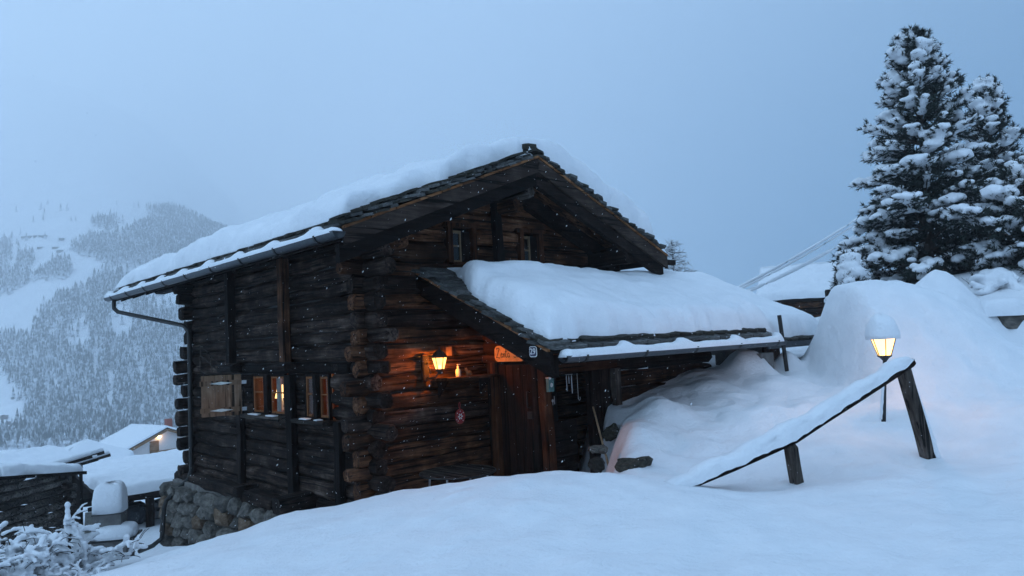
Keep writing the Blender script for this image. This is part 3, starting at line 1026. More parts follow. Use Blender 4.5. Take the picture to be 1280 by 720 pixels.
# plank shutter standing open
sh = make('shutter', beam((0, 0.012, -0.03), (0, 0.012, 0.65), 0.03, 0.02, ch=0.05), M['dark_z'], house)
sh.location = (-0.05, 3.93, WZ0 + 0.0)
sh.rotation_euler = (0, 0, math.radians(-25))
for i, (a, b) in enumerate(((0.03, 0.24), (0.245, 0.44), (0.445, 0.66))):
    make('board', box(-b, -a, -0.012, 0.012, -0.03 + 0.006 * (i % 2), 0.655), M['shutter'], sh)
for z in (0.07, 0.52):
    make('batten', box(-0.68, -0.02, -0.034, -0.0125, z - 0.035, z + 0.045), M['shutter'], sh)
    hg = make('hinge', join(([Vector(p) for p in ((-0.53, -0.040, z), (-0.345, -0.040, z - 0.026), (-0.345, -0.040, z + 0.026), (-0.16, -0.040, z), (-0.53, -0.0345, z), (-0.345, -0.0345, z - 0.026), (-0.345, -0.0345, z + 0.026), (-0.16, -0.0345, z))],
                            [(0, 1, 2), (1, 3, 2), (4, 6, 5), (5, 6, 7), (0, 4, 5, 1), (1, 5, 7, 3), (3, 7, 6, 2), (2, 6, 4, 0)])), M['hinge'], sh)
    make('hinge_strap', box(-0.02, 0.06, -0.03, -0.014, z - 0.03, z + 0.03), M['steel'], sh)
rack = thing('wire_rack', hw(-0.05, 5.0, 1.42), YAW, 'thin wooden rack hanging above the open plank shutter', 'rack')
for (p, q) in (((-0.02, 0.9, 0.02), (-0.05, 0.75, 0.5)), ((-0.05, 0.75, 0.5), (-0.02, -0.1, 0.12)), ((-0.02, 0.9, 0.02), (-0.02, 0.3, -0.08)), ((-0.03, 0.8, 0.3), (-0.02, -0.2, -0.05)), ((-0.04, 0.28, 0.28), (-0.02, 0.28, 0.0))):
    make('bar', beam(p, q, 0.016, 0.022), M['grey_y'], rack)

# gable windows
for gi, (a, b) in enumerate(GWIN):
    w = make('window', join(box(a, a + 0.085, -0.05, 0.1, 2.885, 3.42), box(b - 0.085, b, -0.05, 0.1, 2.885, 3.42), box(a - 0.05, b + 0.06, -0.055, 0.1, 3.422, 3.48),
                            box(a + 0.085, b - 0.085, -0.04, 0.1, 2.86, 2.90)), M['red_z'], house)
    m0 = a + 0.085; m1 = m0 + (b - a - 0.17) * 0.5
    make('sash', join(box(m0, m0 + 0.025, 0.0, 0.03, 2.90, 3.37), box(m1 - 0.03, m1, 0.0, 0.03, 2.90, 3.37), box(m0 + .025, m1 - .03, 0.0, 0.03, 3.33, 3.37),
                      box(m0 + .025, m1 - .03, 0.0, 0.03, 2.90, 2.93), box(m0 + .025, m1 - .03, 0.002, 0.028, 3.13, 3.155)), M['pale_z'], w)
    make('pane', box(m0 + .025, m1 - .03, 0.012, 0.016, 2.93, 3.13), M['glass'], w)
    make('pane', box(m0 + .025, m1 - .03, 0.012, 0.016, 3.155, 3.33), M['glass'], w)
    make('shutter_leaf', box(m1 + 0.004, b - 0.087, 0.02, 0.04, 2.90, 3.37), M['dark_z'], w)
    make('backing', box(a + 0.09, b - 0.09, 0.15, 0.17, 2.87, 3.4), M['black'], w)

# roof timber
def plane_piece(xa, xb, ya, yb, dz0, dz1):
    V = [Vector((x, y, roof_z(x) + dz)) for dz in (dz0, dz1) for y in (ya, yb) for x in (xa, xb)]
    return V, box(0, 1, 0, 1, 0, 1)[1]
roof = make('roof', plane_piece(EAVE_L, RIDGE_X, Y0 + 0.03, Y1, -0.06, -0.03), M['dark_x'], house)
make('roof_deck', plane_piece(RIDGE_X + 0.001, EAVE_R, Y0 + 0.03, Y1, -0.06, -0.03), M['dark_x'], roof)
nb = 7
for i in range(14):                          # soffit boards seen from below
    for (xa, xb) in ((EAVE_L + 0.03, RIDGE_X - 0.02), (RIDGE_X + 0.02, EAVE_R - 0.03)):
        if i < 5:
            ya = Y0 + 0.05 + i * 0.17
            make('soffit_board', plane_piece(xa, xb, ya, ya + 0.163, -0.085 - 0.004 * (i % 2), -0.063), M['warm_x'], roof)
for i in range(11):                          # rafter tails under the long eave
    y = -0.1 + i * 0.86
    V = [Vector((x, y + dy, roof_z(x) + dz)) for dz in (-0.22, -0.09) for dy in (-0.055, 0.055) for x in (EAVE_L + 0.06, 0.25)]
    make('rafter', (V, box(0, 1, 0, 1, 0, 1)[1]), M['dark_x'], roof)
make('eave_board', beam((EAVE_L + 0.03, Y0 + 0.08, roof_z(EAVE_L) - 0.1), (EAVE_L + 0.03, Y1, roof_z(EAVE_L) - 0.1), 0.03, 0.13, seg=4), M['dark_y'], roof)
make('wall_plate', beam((0.05, -0.7, 3.22), (0.05, Y1 - 0.3, 3.22), 0.24, 0.2, seg=5, jit=0.008, endr=0.1), M['dark_y'], roof)
make('wall_plate', beam((WX, -0.65, 3.1), (WX, Y1 - 0.3, 3.1), 0.26, 0.26, seg=5, jit=0.008, endr=0.1), M['dark_y'], roof)
make('ridge_beam', join(beam((RIDGE_X - 0.02, -0.78, RIDGE_Z - 0.46), (RIDGE_X - 0.02, Y1 - 0.2, RIDGE_Z - 0.34), 0.17, 0.26, ch=0.3, seg=6, jit=0.01, endr=0.25)), M['grey_y'], roof)
make('ridge_bracket', beam((RIDGE_X - 0.03, -0.52, RIDGE_Z - 0.66), (RIDGE_X - 0.03, 0.0, RIDGE_Z - 0.62), 0.2, 0.2, ch=0.2, seg=2, jit=0.01), M['warm_y'], roof)

def raking(name, xa, xb, y, thick, top, bot, mat):
    V = [Vector((x, yy, roof_z(x) + dz)) for dz in (bot, top) for yy in (y, y + thick) for x in (xa, xb)]
    return make(name, (V, box(0, 1, 0, 1, 0, 1)[1]), mat, roof)
M['barge'] = wood('barge board', 'x', [(0.3, (0.010, 0.007, 0.0055)), (0.52, (0.034, 0.023, 0.018)), (0.74, (0.088, 0.066, 0.054))], spread=(0.85, 1.1))
raking('barge_board', EAVE_L, RIDGE_X - 0.004, Y0 - 0.05, 0.05, -0.035, -0.235, M['barge'])
raking('barge_board', RIDGE_X + 0.004, EAVE_R, Y0 - 0.05, 0.05, -0.035, -0.235, M['barge'])
raking('verge_rafter', EAVE_L - 0.04, RIDGE_X - 0.006, Y0 + 0.01, 0.1, -0.2, -0.42, M['dark_x'])
raking('verge_rafter', RIDGE_X + 0.006, EAVE_R - 0.06, Y0 + 0.01, 0.1, -0.2, -0.42, M['dark_x'])
raking('wall_rafter', -0.1, RIDGE_X - 0.1, -0.16, 0.14, -0.12, -0.33, M['dark_x'])
raking('wall_rafter', RIDGE_X + 0.1, WX + 0.4, -0.16, 0.14, -0.12, -0.36, M['dark_x'])
make('purlin', beam((4.62, -0.82, 3.02), (4.62, 0.2, 3.02), 0.28, 0.26, ch=0.2, seg=2, jit=0.012, endr=0.15), M['dark_y'], roof)
make('purlin', beam((0.22, -0.62, 3.1), (0.22, 0.2, 3.1), 0.24, 0.24, ch=0.2, seg=2, jit=0.012, endr=0.15), M['warm_y'], roof)
make('purlin', beam((5.42, -0.7, roof_z(5.42) - 0.14), (5.42, 3, roof_z(5.42) - 0.14), 0.09, 0.09), M['dark_y'], roof)
make('eave_stub', beam((5.4, -0.9, 2.93), (5.72, -0.9, 2.93), 0.09, 0.09), M['dark_x'], roof)

# slates
def slate_mesh(r):
    n = 9
    top = []
    for i in range(n):
        q = 2 * math.pi * i / n
        k = 1 + r.uniform(-0.10, 0.10)
        cx, sx = math.cos(q), math.sin(q)
        top.append(Vector((0.5 * k * math.copysign(abs(cx) ** 0.55, cx), 0.5 * k * math.copysign(abs(sx) ** 0.55, sx), r.uniform(-0.12, 0.12))))
    V = [Vector((p.x, p.y, p.z + 0.5)) for p in top] + [Vector((p.x * 1.03, p.y * 1.03, p.z - 0.5)) for p in top]
    F = [tuple(range(n)), tuple(range(2 * n - 1, n - 1, -1))] + [(i, n + i, n + (i + 1) % n, (i + 1) % n) for i in range(n)]
    me = bpy.data.meshes.new('slate')
    me.from_pydata([tuple(v) for v in V], [], F)
    return me
slr = random.Random(21)
SLATES = [slate_mesh(slr) for _ in range(7)]
SLATES_M = [slate_mesh(slr) for _ in range(5)]
for me in SLATES: me.materials.append(M['slate'])
for me in SLATES_M: me.materials.append(M['moss'])
def slate(parent, loc, rot, size, mossy=False):
    return inst('slate', slr.choice(SLATES_M if mossy else SLATES), None, parent, loc, rot, size)
def verge_slates(x0, x1, n, sgn):
    ang = math.atan2(roof_z(x1) - roof_z(x0), x1 - x0)
    for layer in range(3):
        for i in range(n):
            f = (i + 0.5 * (layer % 2)) / n
            x = x0 + (x1 - x0) * f
            w = abs(x1 - x0) / n * slr.uniform(0.85, 1.3)
            th = slr.uniform(0.025, 0.045)
            slate(roof, (x, Y0 + 0.10 + 0.05 * layer + slr.uniform(-0.05, 0.03), roof_z(x) + 0.028 + 0.043 * layer + slr.uniform(-0.006, 0.01)),
                  (slr.uniform(-.04, .04), -ang * 0.72 + slr.uniform(-.06, .06), slr.uniform(-.12, .12)), (w, slr.uniform(0.34, 0.5), th), mossy=layer == 2 or slr.random() < 0.25)
verge_slates(EAVE_L + 0.1, RIDGE_X - 0.05, 16, 1)
verge_slates(RIDGE_X + 0.08, EAVE_R - 0.05, 16, -1)
for k in range(4):                            # the little stack that closes the ridge
    slate(roof, (RIDGE_X + 0.10 + slr.uniform(-.02, .02), Y0 + 0.28, RIDGE_Z + 0.10 + 0.04 * k), (0, slr.uniform(-.05, .05), slr.uniform(-.2, .2)), (0.26, 0.3, 0.045), True)
for i in range(9):
    for (xa, xb) in ((EAVE_L, RIDGE_X), (RIDGE_X, EAVE_R)):
        a = xa + (xb - xa) * i / 9 + 0.006; b = xa + (xb - xa) * (i + 1) / 9 - 0.006
        dz = slr.uniform(-0.006, 0.004)
        V = [Vector((x, yy, roof_z(x) + d_ + dz)) for d_ in (-0.028, 0.006) for yy in (Y0 - 0.065, Y0 + 0.02) for x in (a, b)]
        make('lath', (V, box(0, 1, 0, 1, 0, 1)[1]), M['batten'], roof)
for row in range(2):                          # eave slates showing under the snow
    for i in range(30):
        y = Y0 + 0.2 + i * (Y1 - Y0 - 0.3) / 30 + slr.uniform(-.03, .03)
        x = EAVE_L + 0.13 + row * 0.07
        slate(roof, (x, y, roof_z(x) + 0.02 + 0.04 * row), (0, -math.atan(0.3) + slr.uniform(-.05, .05), slr.uniform(-.1, .1)), (0.42, 0.34, 0.04), row == 1)

# gutter, brackets and downpipe
def half_pipe(p0, p1, r, th=0.006, n=9):
    p0, p1 = Vector(p0), Vector(p1)
    a = (p1 - p0).normalized()
    s = a.cross(Z).normalized()
    V, F = [], []
    for p in (p0, p1):
        for rr in (r, r - th):
            for i in range(n + 1):
                q = math.pi * i / n
                V.append(p + s * (rr * math.cos(q)) - Z * (rr * math.sin(q)))
    m = n + 1
    for i in range(n):
        F += [(i, i + 1, 2*m + i + 1, 2*m + i), (m + i, 3*m + i, 3*m + i + 1, m + i + 1), (i, m + i, m + i + 1, i + 1), (2*m + i, 2*m + i + 1, 3*m + i + 1, 3*m + i)]
    F += [(0, 2*m, 3*m, m), (n, m + n, 3*m + n, 2*m + n)]
    # closed ends
    F += [tuple(range(m)), tuple(2*m + i for i in range(m - 1, -1, -1))]
    return V, F
GUT_X, GUT_Z = -0.90, 3.06
gut = make('gutter', half_pipe((GUT_X, Y0 - 0.1, GUT_Z), (GUT_X, Y1 + 0.02, GUT_Z), 0.085), M['zinc'], house, smooth=True)
for i in range(9):
    y = Y0 + 0.35 + i * 1.12
    V, F = half_pipe((GUT_X, y - 0.02, GUT_Z), (GUT_X, y + 0.02, GUT_Z), 0.096, 0.009)
    make('gutter_bracket', (V, F), M['iron'], gut, smooth=True)
make('downpipe', tube([(GUT_X, 8.45, GUT_Z - 0.07), (GUT_X, 8.45, GUT_Z - 0.26), (GUT_X + 0.05, 8.35, GUT_Z - 0.34), (-0.24, 6.25, 2.32), (-0.2, 6.08, 2.22), (-0.2, 6.05, 2.05), (-0.2, 6.08, -0.42),
                       (-0.24, 6.12, -0.58), (-0.62, 6.2, -0.92), (-0.66, 6.2, -1.05), (-0.66, 6.35, -1.62), (-0.75, 6.6, -1.78), (-0.9, 6.9, -1.9)], 0.042, 10), M['iron'], house, smooth=True)

# field stone foundation below the downhill corner
found = make('foundation', ([Vector(p) for p in ((-0.42, 6.75, -2.6), (-0.02, 2.0, -2.6), (0.3, 2.0, -2.6), (0.3, 6.75, -2.6), (-0.36, 6.65, -0.62), (-0.05, 2.0, -0.66), (0.3, 2.0, -0.6), (0.3, 6.65, -0.6))],
             [(0, 3, 2, 1), (4, 5, 6, 7), (0, 1, 5, 4), (1, 2, 6, 5), (2, 3, 7, 6), (3, 0, 4, 7)]), M['mortar'], house)
sr_ = random.Random(5)
ROCKS = [rock_mesh(sr_, 2, 0.35) for _ in range(9)]
for k, me in enumerate(ROCKS): me.materials.append(M['rust_stone'] if k == 6 else M['stone'])
y = 6.72
col_ = 0
zrows = [-0.80, -1.03, -1.25, -1.50, -1.76, -2.02]
for ri, z in enumerate(zrows):
    y = 6.75 + sr_.uniform(-.1, .1)
    while y > 2.1:
        w = sr_.uniform(0.26, 0.55)
        f = (6.75 - y) / 4.75
        top_limit = -0.72 - 0.10 * f
        x = -0.44 + 0.38 * f
        inst('stone', sr_.choice(ROCKS), None, found, (x + sr_.uniform(-.05, .03), y - w / 2, z + sr_.uniform(-.04, .04)),
             (sr_.uniform(-.3, .3), sr_.uniform(-.3, .3), sr_.uniform(-.3, .3)), (0.34, w * 1.08, sr_.uniform(0.22, 0.33)))
        y -= w
for ri, z in enumerate(zrows[:5]):              # the return face at the back corner
    for k in range(2):
        inst('stone', sr_.choice(ROCKS), None, found, (-0.32 + 0.3 * k + sr_.uniform(-.05, .05), 6.84, z), (sr_.uniform(-.2, .2), 0, sr_.uniform(-.2, .2)), (0.36, 0.34, 0.24))

# the snow lying on the main roof
def th_left(s, t):                              # s along y from the front, t from eave to ridge
    return 0.34 + 0.10 * t + 0.05 * math.sin(t * 5 + s * 3)
O = hw(EAVE_L + 0.10, Y0 + 0.24, roof_z(EAVE_L + 0.10) + 0.04)
A = HY * (Y1 - Y0 - 0.3)
Bv = (hw(RIDGE_X, 0, roof_z(RIDGE_X)) - hw(EAVE_L + 0.10, 0, roof_z(EAVE_L + 0.10)))
main_snow = []
def roof_snow():
    V, F = [], []
    nx, ny = 96, 150
    def knots(n, L, e0, e1):
        k = [e0 * (1 - math.cos(i / 7 * math.pi / 2)) for i in range(7)]
        k += [e0 + (L - e0 - e1) * i / n for i in range(n + 1)]
        k += [L - e1 * (1 - math.cos(i / 7 * math.pi / 2)) for i in range(6, -1, -1)]
        return k
    LX, LY = EAVE_R - EAVE_L, Y1 - Y0 - 0.1
    KX, KY = knots(nx, LX, 0.22, 0.22), knots(ny, LY, 0.16, 0.2)
    for u in KX:
        for v in KY:
            fx, fy = u / LX, v / LY
            y = Y0 + 0.1 + v
            x0 = EAVE_L + u
            # ragged front edge: the snow has slipped back from the slates in steps
            back = 0.02 + 0.13 * (0.5 + 0.5 * fbm(x0 * 1.6, 1.4)) + 0.10 * sstep(0.0, 0.85, (x0 * 1.35) % 1.0) * (1 - sstep(0.85, 1.0, (x0 * 1.35) % 1.0))
            if x0 > RIDGE_X:
                back = back * 0.35 - 0.02
            yy = y + back * (1 - fy) ** 3
            # scalloped eave edge
            inn = 0.05 + 0.07 * fbm(yy * 1.9, 8.8) - 0.06 * max(0, math.sin(yy * 4.3 + 1.5 * fbm(yy * 0.7, 2.0))) ** 6 * -1
            x = x0 + inn * (1 - fx) ** 4 - 0.05 * fx ** 4
            def prof(d, r, p=2.8):
                q = min(1.0, max(0.0, d / r))
                return (1 - (1 - q) ** p) ** (1 / p)
            ridge = math.exp(-((x - RIDGE_X) / 0.5) ** 2)
            th = 0.29 + 0.05 * math.sin(x * 1.7 + yy * 0.6) + 0.13 * ridge + 0.30 * sstep(RIDGE_X, RIDGE_X + 0.6, x)
            h = th * prof(u, 0.22) * prof(LX - u, 0.22) * prof(v, 0.16) * prof(LY - v, 0.2)
            k = min(1, h / 0.15)
            h += k * (0.11 * fbm(x * 0.9 + 4, yy * 0.8, 2.0, 3) + 0.06 * fbm(x * 2.2, yy * 2.2, 6.0, 3))
            h += k * 0.035 * max(0, math.sin(yy * 4.3 + 1.5 * fbm(yy * 0.7, 2.0))) * (1 - fx) ** 6
            dx_ = x - RIDGE_X
            base = RIDGE_Z - (0.385 if dx_ < 0 else 0.44) * (math.sqrt(dx_ * dx_ + 0.09) - 0.10) + 0.05
            # the ridge is rounded off under the snow
            z = base + h + 0.02
            V.append(hw(x, yy, z))
    n = len(KY)
    F = [(i*n + j, (i+1)*n + j, (i+1)*n + j + 1, i*n + j + 1) for i in range(len(KX) - 1) for j in range(n - 1)]
    return V, F
rs = make('roof_snow', roof_snow(), M['snow'], smooth=True)
tag(rs, 'thick rounded blanket of snow on the main roof of the log house', 'snow', kind='stuff')

def gutter_snow(name, p0, p1, wdt, h, period, seed, label):
    """Snow lying along a gutter, drawn up into small peaks where it hangs on the slates above."""
    p0, p1 = Vector(p0), Vector(p1)
    L = (p1 - p0).length
    a = (p1 - p0) / L
    s = a.cross(Z).normalized()
    n, K = int(L / 0.05), 13
    V, F = [], []
    for i in range(n + 1):
        d = L * i / n
        e = min(1, d / 0.1, (L - d) / 0.1) ** 0.5
        pk = max(0, math.sin(d * 2 * math.pi / period + seed + 0.9 * fbm(d * 0.8, seed))) ** 5
        hh = (h * (1 + 0.25 * fbm(d * 2.2, seed)) + 0.075 * pk) * e
        ww = wdt * (1 + 0.12 * fbm(d * 3.1, seed + 4)) * (0.5 + 0.5 * e)
        for k in range(K):
            q = math.pi * k / (K - 1)
            c, sn = math.cos(q), math.sin(q)
            V.append(p0 + a * d + s * (ww * math.copysign(abs(c) ** 0.7, c)) + Z * (hh * sn ** 0.7 - 0.01) - s * (0.05 * pk * sn))
    for i in range(n):
        for k in range(K - 1):
            F.append((i*K + k, (i+1)*K + k, (i+1)*K + k + 1, i*K + k + 1))
    F.append(tuple(range(K))); F.append(tuple(n*K + k for k in range(K - 1, -1, -1)))
    o = make(name, (V, F), M['snow'], smooth=True)
    return tag(o, label, 'snow', kind='stuff')
gutter_snow('gutter_snow', hw(GUT_X, Y1, GUT_Z - 0.005), hw(GUT_X, Y0 - 0.1, GUT_Z - 0.005), 0.092, 0.075, 1.15, 1.0, 'ridge of snow lying in the long gutter of the main roof')

# ------------------------------------------------------------------ the low entrance annex in front of the gable
annex = thing('entrance_annex', hw(2.0, -1.3, -0.45), YAW, 'low lean-to annex with slate roof and open entrance built against the gable', 'annex')
AO = Vector((-2.0, 1.3, 0.45))             # house coordinates -> annex coordinates
def av(x, y, z):
    return Vector((x, y, z)) + AO
def ashape(VF):
    return [Vector(v) + AO for v in VF[0]], VF[1]
AX0, AX1, AYE = 0.85, 6.0, -2.55
def annex_z(y):
    return 2.74 + 0.455 * y
def apiece(xa, xb, ya, yb, d0, d1):
    V = [av(x, y, annex_z(y) + d) for d in (d0, d1) for y in (ya, yb) for x in (xa, xb)]
    return V, box(0, 1, 0, 1, 0, 1)[1]
aroof = make('roof', apiece(AX0 + 0.03, AX1, AYE, -0.02, -0.05, -0.02), M['dark_y'], annex)
for i in range(16):                          # boards under the open porch end
    ya = AYE + 0.02 + i * 0.156
    make('soffit_board', apiece(AX0 + 0.05, 3.2, ya, ya + 0.15, -0.075 - 0.004 * (i % 2), -0.052), M['warm_x'], aroof)
make('barge_board', apiece(AX0 - 0.02, AX0 + 0.03, AYE - 0.03, -0.01, -0.22, -0.03), M['dark_y'], aroof)
make('verge_rafter', apiece(AX0 + 0.05, AX0 + 0.17, AYE + 0.03, -0.01, -0.34, -0.08), M['dark_y'], aroof)
for i in range(8):
    ya = AYE + i * 2.52 / 8
    make('lath', apiece(AX0 - 0.035, AX0 + 0.02, ya + 0.006, ya + 2.52 / 8 - 0.006, -0.026, 0.004), M['batten_y'], aroof)
for x in (2.05, 2.9, 3.9, 4.9, 5.8):
    make('rafter', apiece(x - 0.05, x + 0.05, AYE + 0.04, -0.05, -0.2, -0.08), M['dark_y'], aroof)
make('eave_beam', ashape(beam((AX0 + 0.18, -2.2, annex_z(-2.2) - 0.26), (AX1, -2.2, annex_z(-2.2) - 0.26), 0.16, 0.17, seg=5, jit=0.008, r=lr)), M['dark_x'], aroof)
aang = math.atan(0.455)
for layer in range(2):
    for i in range(15):
        y = -0.05 - (i + 0.5 * layer) * 2.5 / 15
        slate(aroof, av(AX0 + 0.13 + 0.05 * layer + slr.uniform(-.03, .03), y, annex_z(y) + 0.02 + 0.04 * layer), (aang * 0.75 + slr.uniform(-.06, .06), slr.uniform(-.04, .04), slr.uniform(-.15, .15)),
              (slr.uniform(0.34, 0.46), slr.uniform(0.2, 0.27), slr.uniform(0.025, 0.04)), slr.random() < 0.35)
for row in range(5):                         # bare slates sheltered by the overhang of the main roof
    for i in range(6 - row):
        y = -0.12 - row * 0.19
        slate(aroof, av(AX0 + 0.22 + i * 0.3 + 0.12 * (row % 2), y, annex_z(y) + 0.06 - 0.004 * row), (aang * 0.85 + slr.uniform(-.04, .04), slr.uniform(-.03, .03), slr.uniform(-.1, .1)),
              (slr.uniform(0.3, 0.42), slr.uniform(0.26, 0.32), 0.03))
for row in range(2):
    for i in range(17):
        x = AX0 + 0.15 + i * (AX1 - AX0 - 0.2) / 17 + slr.uniform(-.03, .03)
        y = AYE + 0.1 + 0.07 * row
        slate(aroof, av(x, y, annex_z(y) + 0.02 + 0.045 * row), (aang * 0.8, slr.uniform(-.04, .04), slr.uniform(-.1, .1)), (slr.uniform(0.32, 0.44), 0.34, 0.04), row == 1)
AG_Y, AG_Z = -2.65, 1.50
agut = make('gutter', ashape(half_pipe((AX1 + 0.05, AG_Y, AG_Z - 0.01), (AX0 + 0.12, AG_Y, AG_Z), 0.08)), M['zinc'], annex, smooth=True)
for i in range(5):
    x = AX0 + 0.45 + i * 1.12
    make('gutter_bracket', ashape(half_pipe((x + 0.02, AG_Y, AG_Z), (x - 0.02, AG_Y, AG_Z), 0.09, 0.009)), M['iron'], agut, smooth=True)
gutter_snow('gutter_snow', hw(AX0 + 0.1, AG_Y, AG_Z - 0.005), hw(AX1 + 0.02, AG_Y, AG_Z - 0.012), 0.088, 0.085, 1.3, 2.2, 'strip of snow lying in the gutter of the entrance annex')

# walls: door side facing the lantern, then the front with its open bay and log wall
def apart(name, VF, mat, parent=annex, smooth=False):
    return make(name, ashape(VF), mat, parent, smooth)
apart('corner_post', beam((2.06, -1.24, -0.5), (2.03, -1.24, 1.72), 0.15, 0.15, ch=0.12, seg=5, jit=0.009, up=(1, 0, 0)), M['red_z'])
apart('door_jamb', beam((2.02, -0.22, -0.5), (2.02, -0.22, 1.4), 0.13, 0.12, ch=0.08, seg=3, jit=0.005, up=(1, 0, 0)), M['red_z'])
apart('door_jamb', beam((2.03, -1.08, -0.5), (2.03, -1.08, 1.4), 0.09, 0.1, ch=0.08, seg=3, jit=0.004, up=(1, 0, 0)), M['dark_z'])
door = apart('door', box(2.075, 2.09, -1.03, -0.3, -0.45, 1.36), M['dark_z'])
for i in range(5):
    ya = -1.03 + i * 0.146
    apart('door_board', box(2.045, 2.072, ya + 0.003, ya + 0.143, -0.45, 1.355), M['door_z'], door)
apart('door_handle', tube([(2.04, -0.93, 0.98), (1.99, -0.93, 0.98), (1.98, -0.93, 0.86), (1.99, -0.93, 0.76), (2.04, -0.93, 0.76)], 0.012, 8), M['iron'], door, True)
apart('door_latch', box(2.02, 2.043, -0.98, -0.88, 0.60, 0.70), M['iron'], door)
apart('door_lintel', beam((2.03, -1.18, 1.46), (2.03, -0.02, 1.46), 0.13, 0.11, seg=3, jit=0.004), M['red_y'])
z = 1.52
for k in range(5):
    h = 0.19
    zz = z + h / 2
    ya = max(-1.16, (zz + 0.3 - 2.74) / 0.455)
    if ya < -0.25:
        apart('log', beam((2.06, ya, zz), (2.06, -0.03, zz), 0.14, h * 0.98, ch=0.2, seg=3, jit=0.008, endr=0.05), M['red_y'])
    z += h
apart('side_panel', box(2.05, 2.1, -0.15, -0.01, -0.5, 1.4), M['dark_z'])
apart('bay_shade_sheet', box(2.3, 3.4, -0.12, -0.06, -0.5, 2.3), M['black'])  # black sheet added before the house logs, painting the bay's deep shade
apart('lintel_beam', beam((2.12, -1.26, 1.30), (3.5, -1.26, 1.30), 0.14, 0.15, seg=3, jit=0.008), M['red_x'])
apart('post', beam((3.02, -1.25, -0.5), (3.02, -1.25, 1.22), 0.2, 0.12, ch=0.1, seg=4, jit=0.01, up=(0, 1, 0)), M['dark_z'])
apart('post', beam((3.46, -1.33, 0.1), (3.44, -1.33, 1.22), 0.13, 0.1, ch=0.1, seg=4, jit=0.008, up=(0, 1, 0)), M['grey_z'])
apart('bay_panel', box(3.1, 3.45, -1.26, -1.2, -0.5, 1.22), M['dark_z'])
apart('bay_board', box(2.3, 3.0, -0.9, -0.87, -0.5, 0.5), M['dark_x'])
zz = 0.02
for k, (h, mt) in enumerate(((0.24, 'dark_x'), (0.23, 'log_x'), (0.2, 'grey_x'), (0.23, 'warm_x'), (0.25, 'warm_x'), (0.2, 'dark_x'), (0.22, 'log_x'), (0.2, 'dark_x'))):
    apart('log', beam((3.42 + lr.uniform(-.05, .08), -1.24, zz + h / 2), (6.05, -1.24, zz + h / 2), 0.18, h * 0.97, ch=0.25, seg=5, jit=0.014, endr=0.12, r=lr), M[mt])
    zz += h
apart('end_wall', box(5.95, 6.04, -1.14, -0.02, -0.3, 2.2), M['dark_y'])
apart('pier', join(box(5.75, 6.15, -2.42, -2.05, 0.4, 1.3)), M['concrete'])

def annex_th(x, y):
    left = 1.42 + 0.34 * y / 1.0 if y > -1.3 else 0.98 - 0.03 * (y + 1.3)
    return left
def annex_snow():
    V, F = [], []
    def knots(n, L, e0, e1):
        k = [e0 * (1 - math.cos(i / 7 * math.pi / 2)) for i in range(7)]
        k += [e0 + (L - e0 - e1) * i / n for i in range(n + 1)]
        k += [L - e1 * (1 - math.cos(i / 7 * math.pi / 2)) for i in range(6, -1, -1)]
        return k
    LV = 2.5
    KV = knots(44, LV, 0.2, 0.5)
    KU = knots(86, 1.0, 0.05, 0.05)
    for u in KU:
        for v in KV:
            y = AYE + 0.06 + v
            xl = AX0 + 0.07 + 0.45 * sstep(-1.35, -0.05, y) + 0.05 * fbm(y * 3, 1.2)
            xr = AX1 - 0.02 + 0.06 * fbm(y * 2, 7.2)
            x = xl + (xr - xl) * u
            def prof(d, r, p=2.6):
                q = min(1.0, max(0.0, d / r))
                return (1 - (1 - q) ** p) ** (1 / p)
            w = xr - xl
            yy = y + (0.05 * fbm(x * 2.4, 4.4) + 0.05 * max(0, math.sin(x * 5.0 + 2 * fbm(x, 6))) ** 5) * (1 - v / LV) ** 4
            th = 0.36 + 0.03 * math.sin(x * 1.1)
            h = th * prof(u * w, 0.24) * prof((1 - u) * w, 0.24) * prof(v, 0.2) * (1 - 0.97 * sstep(-0.95, 0.0, y))
            k = min(1, h / 0.15)
            h += k * (0.08 * fbm(x * 0.8, y * 1.3, 9.0, 3) + 0.03 * fbm(x * 2.7, y * 2.7, 3.0, 3) + 0.012 * math.sin(y * 16 + 2.5 * fbm(x * 0.8, y, 2.2)) * sstep(-1.7, -0.8, y))
            V.append(hw(x, yy, annex_z(yy) + 0.07 + h))
    n = len(KV)
    F = [(i*n + j, (i+1)*n + j, (i+1)*n + j + 1, i*n + j + 1) for i in range(len(KU) - 1) for j in range(n - 1)]
    return V, F
tag(make('roof_snow', annex_snow(), M['snow'], smooth=True), 'smooth deep snow on the slate roof of the entrance annex', 'snow', kind='stuff')

# ------------------------------------------------------------------ the lower shed that continues behind the annex
shed = thing('stone_shed', hw(6.2, -1.2, 0.3), YAW, 'low grey walled shed with snowy roof continuing behind the annex', 'shed')
SO = Vector((-6.2, 1.2, -0.3))
def sshape(VF):
    return [Vector(v) + SO for v in VF[0]], VF[1]
def shed_z(y):
    return 2.55 + 0.46 * y
def spiece(xa, xb, ya, yb, d0, d1):
    return sshape(([Vector((x, y, shed_z(y) + d)) for d in (d0, d1) for y in (ya, yb) for x in (xa, xb)], box(0, 1, 0, 1, 0, 1)[1]))
sroof = make('roof', spiece(6.08, 8.25, -2.35, 0.2, -0.06, -0.01), M['dark_x'], shed)
make('eave_board', spiece(6.08, 8.25, -2.38, -2.345, -0.1, -0.005), M['zinc'], sroof)
for i in range(6):
    y = -2.25
    slate(sroof, Vector((6.3 + i * 0.36, y, shed_z(y) + 0.02)) + SO, (aang, 0, slr.uniform(-.1, .1)), (0.38, 0.3, 0.04), True)
make('wall', sshape(box(6.2, 8.1, -1.5, -1.3, 0.2, 1.75)), M['concrete'], shed)
make('wall', sshape(box(8.0, 8.12, -1.3, 0.1, 0.2, 2.0)), M['concrete'], shed)
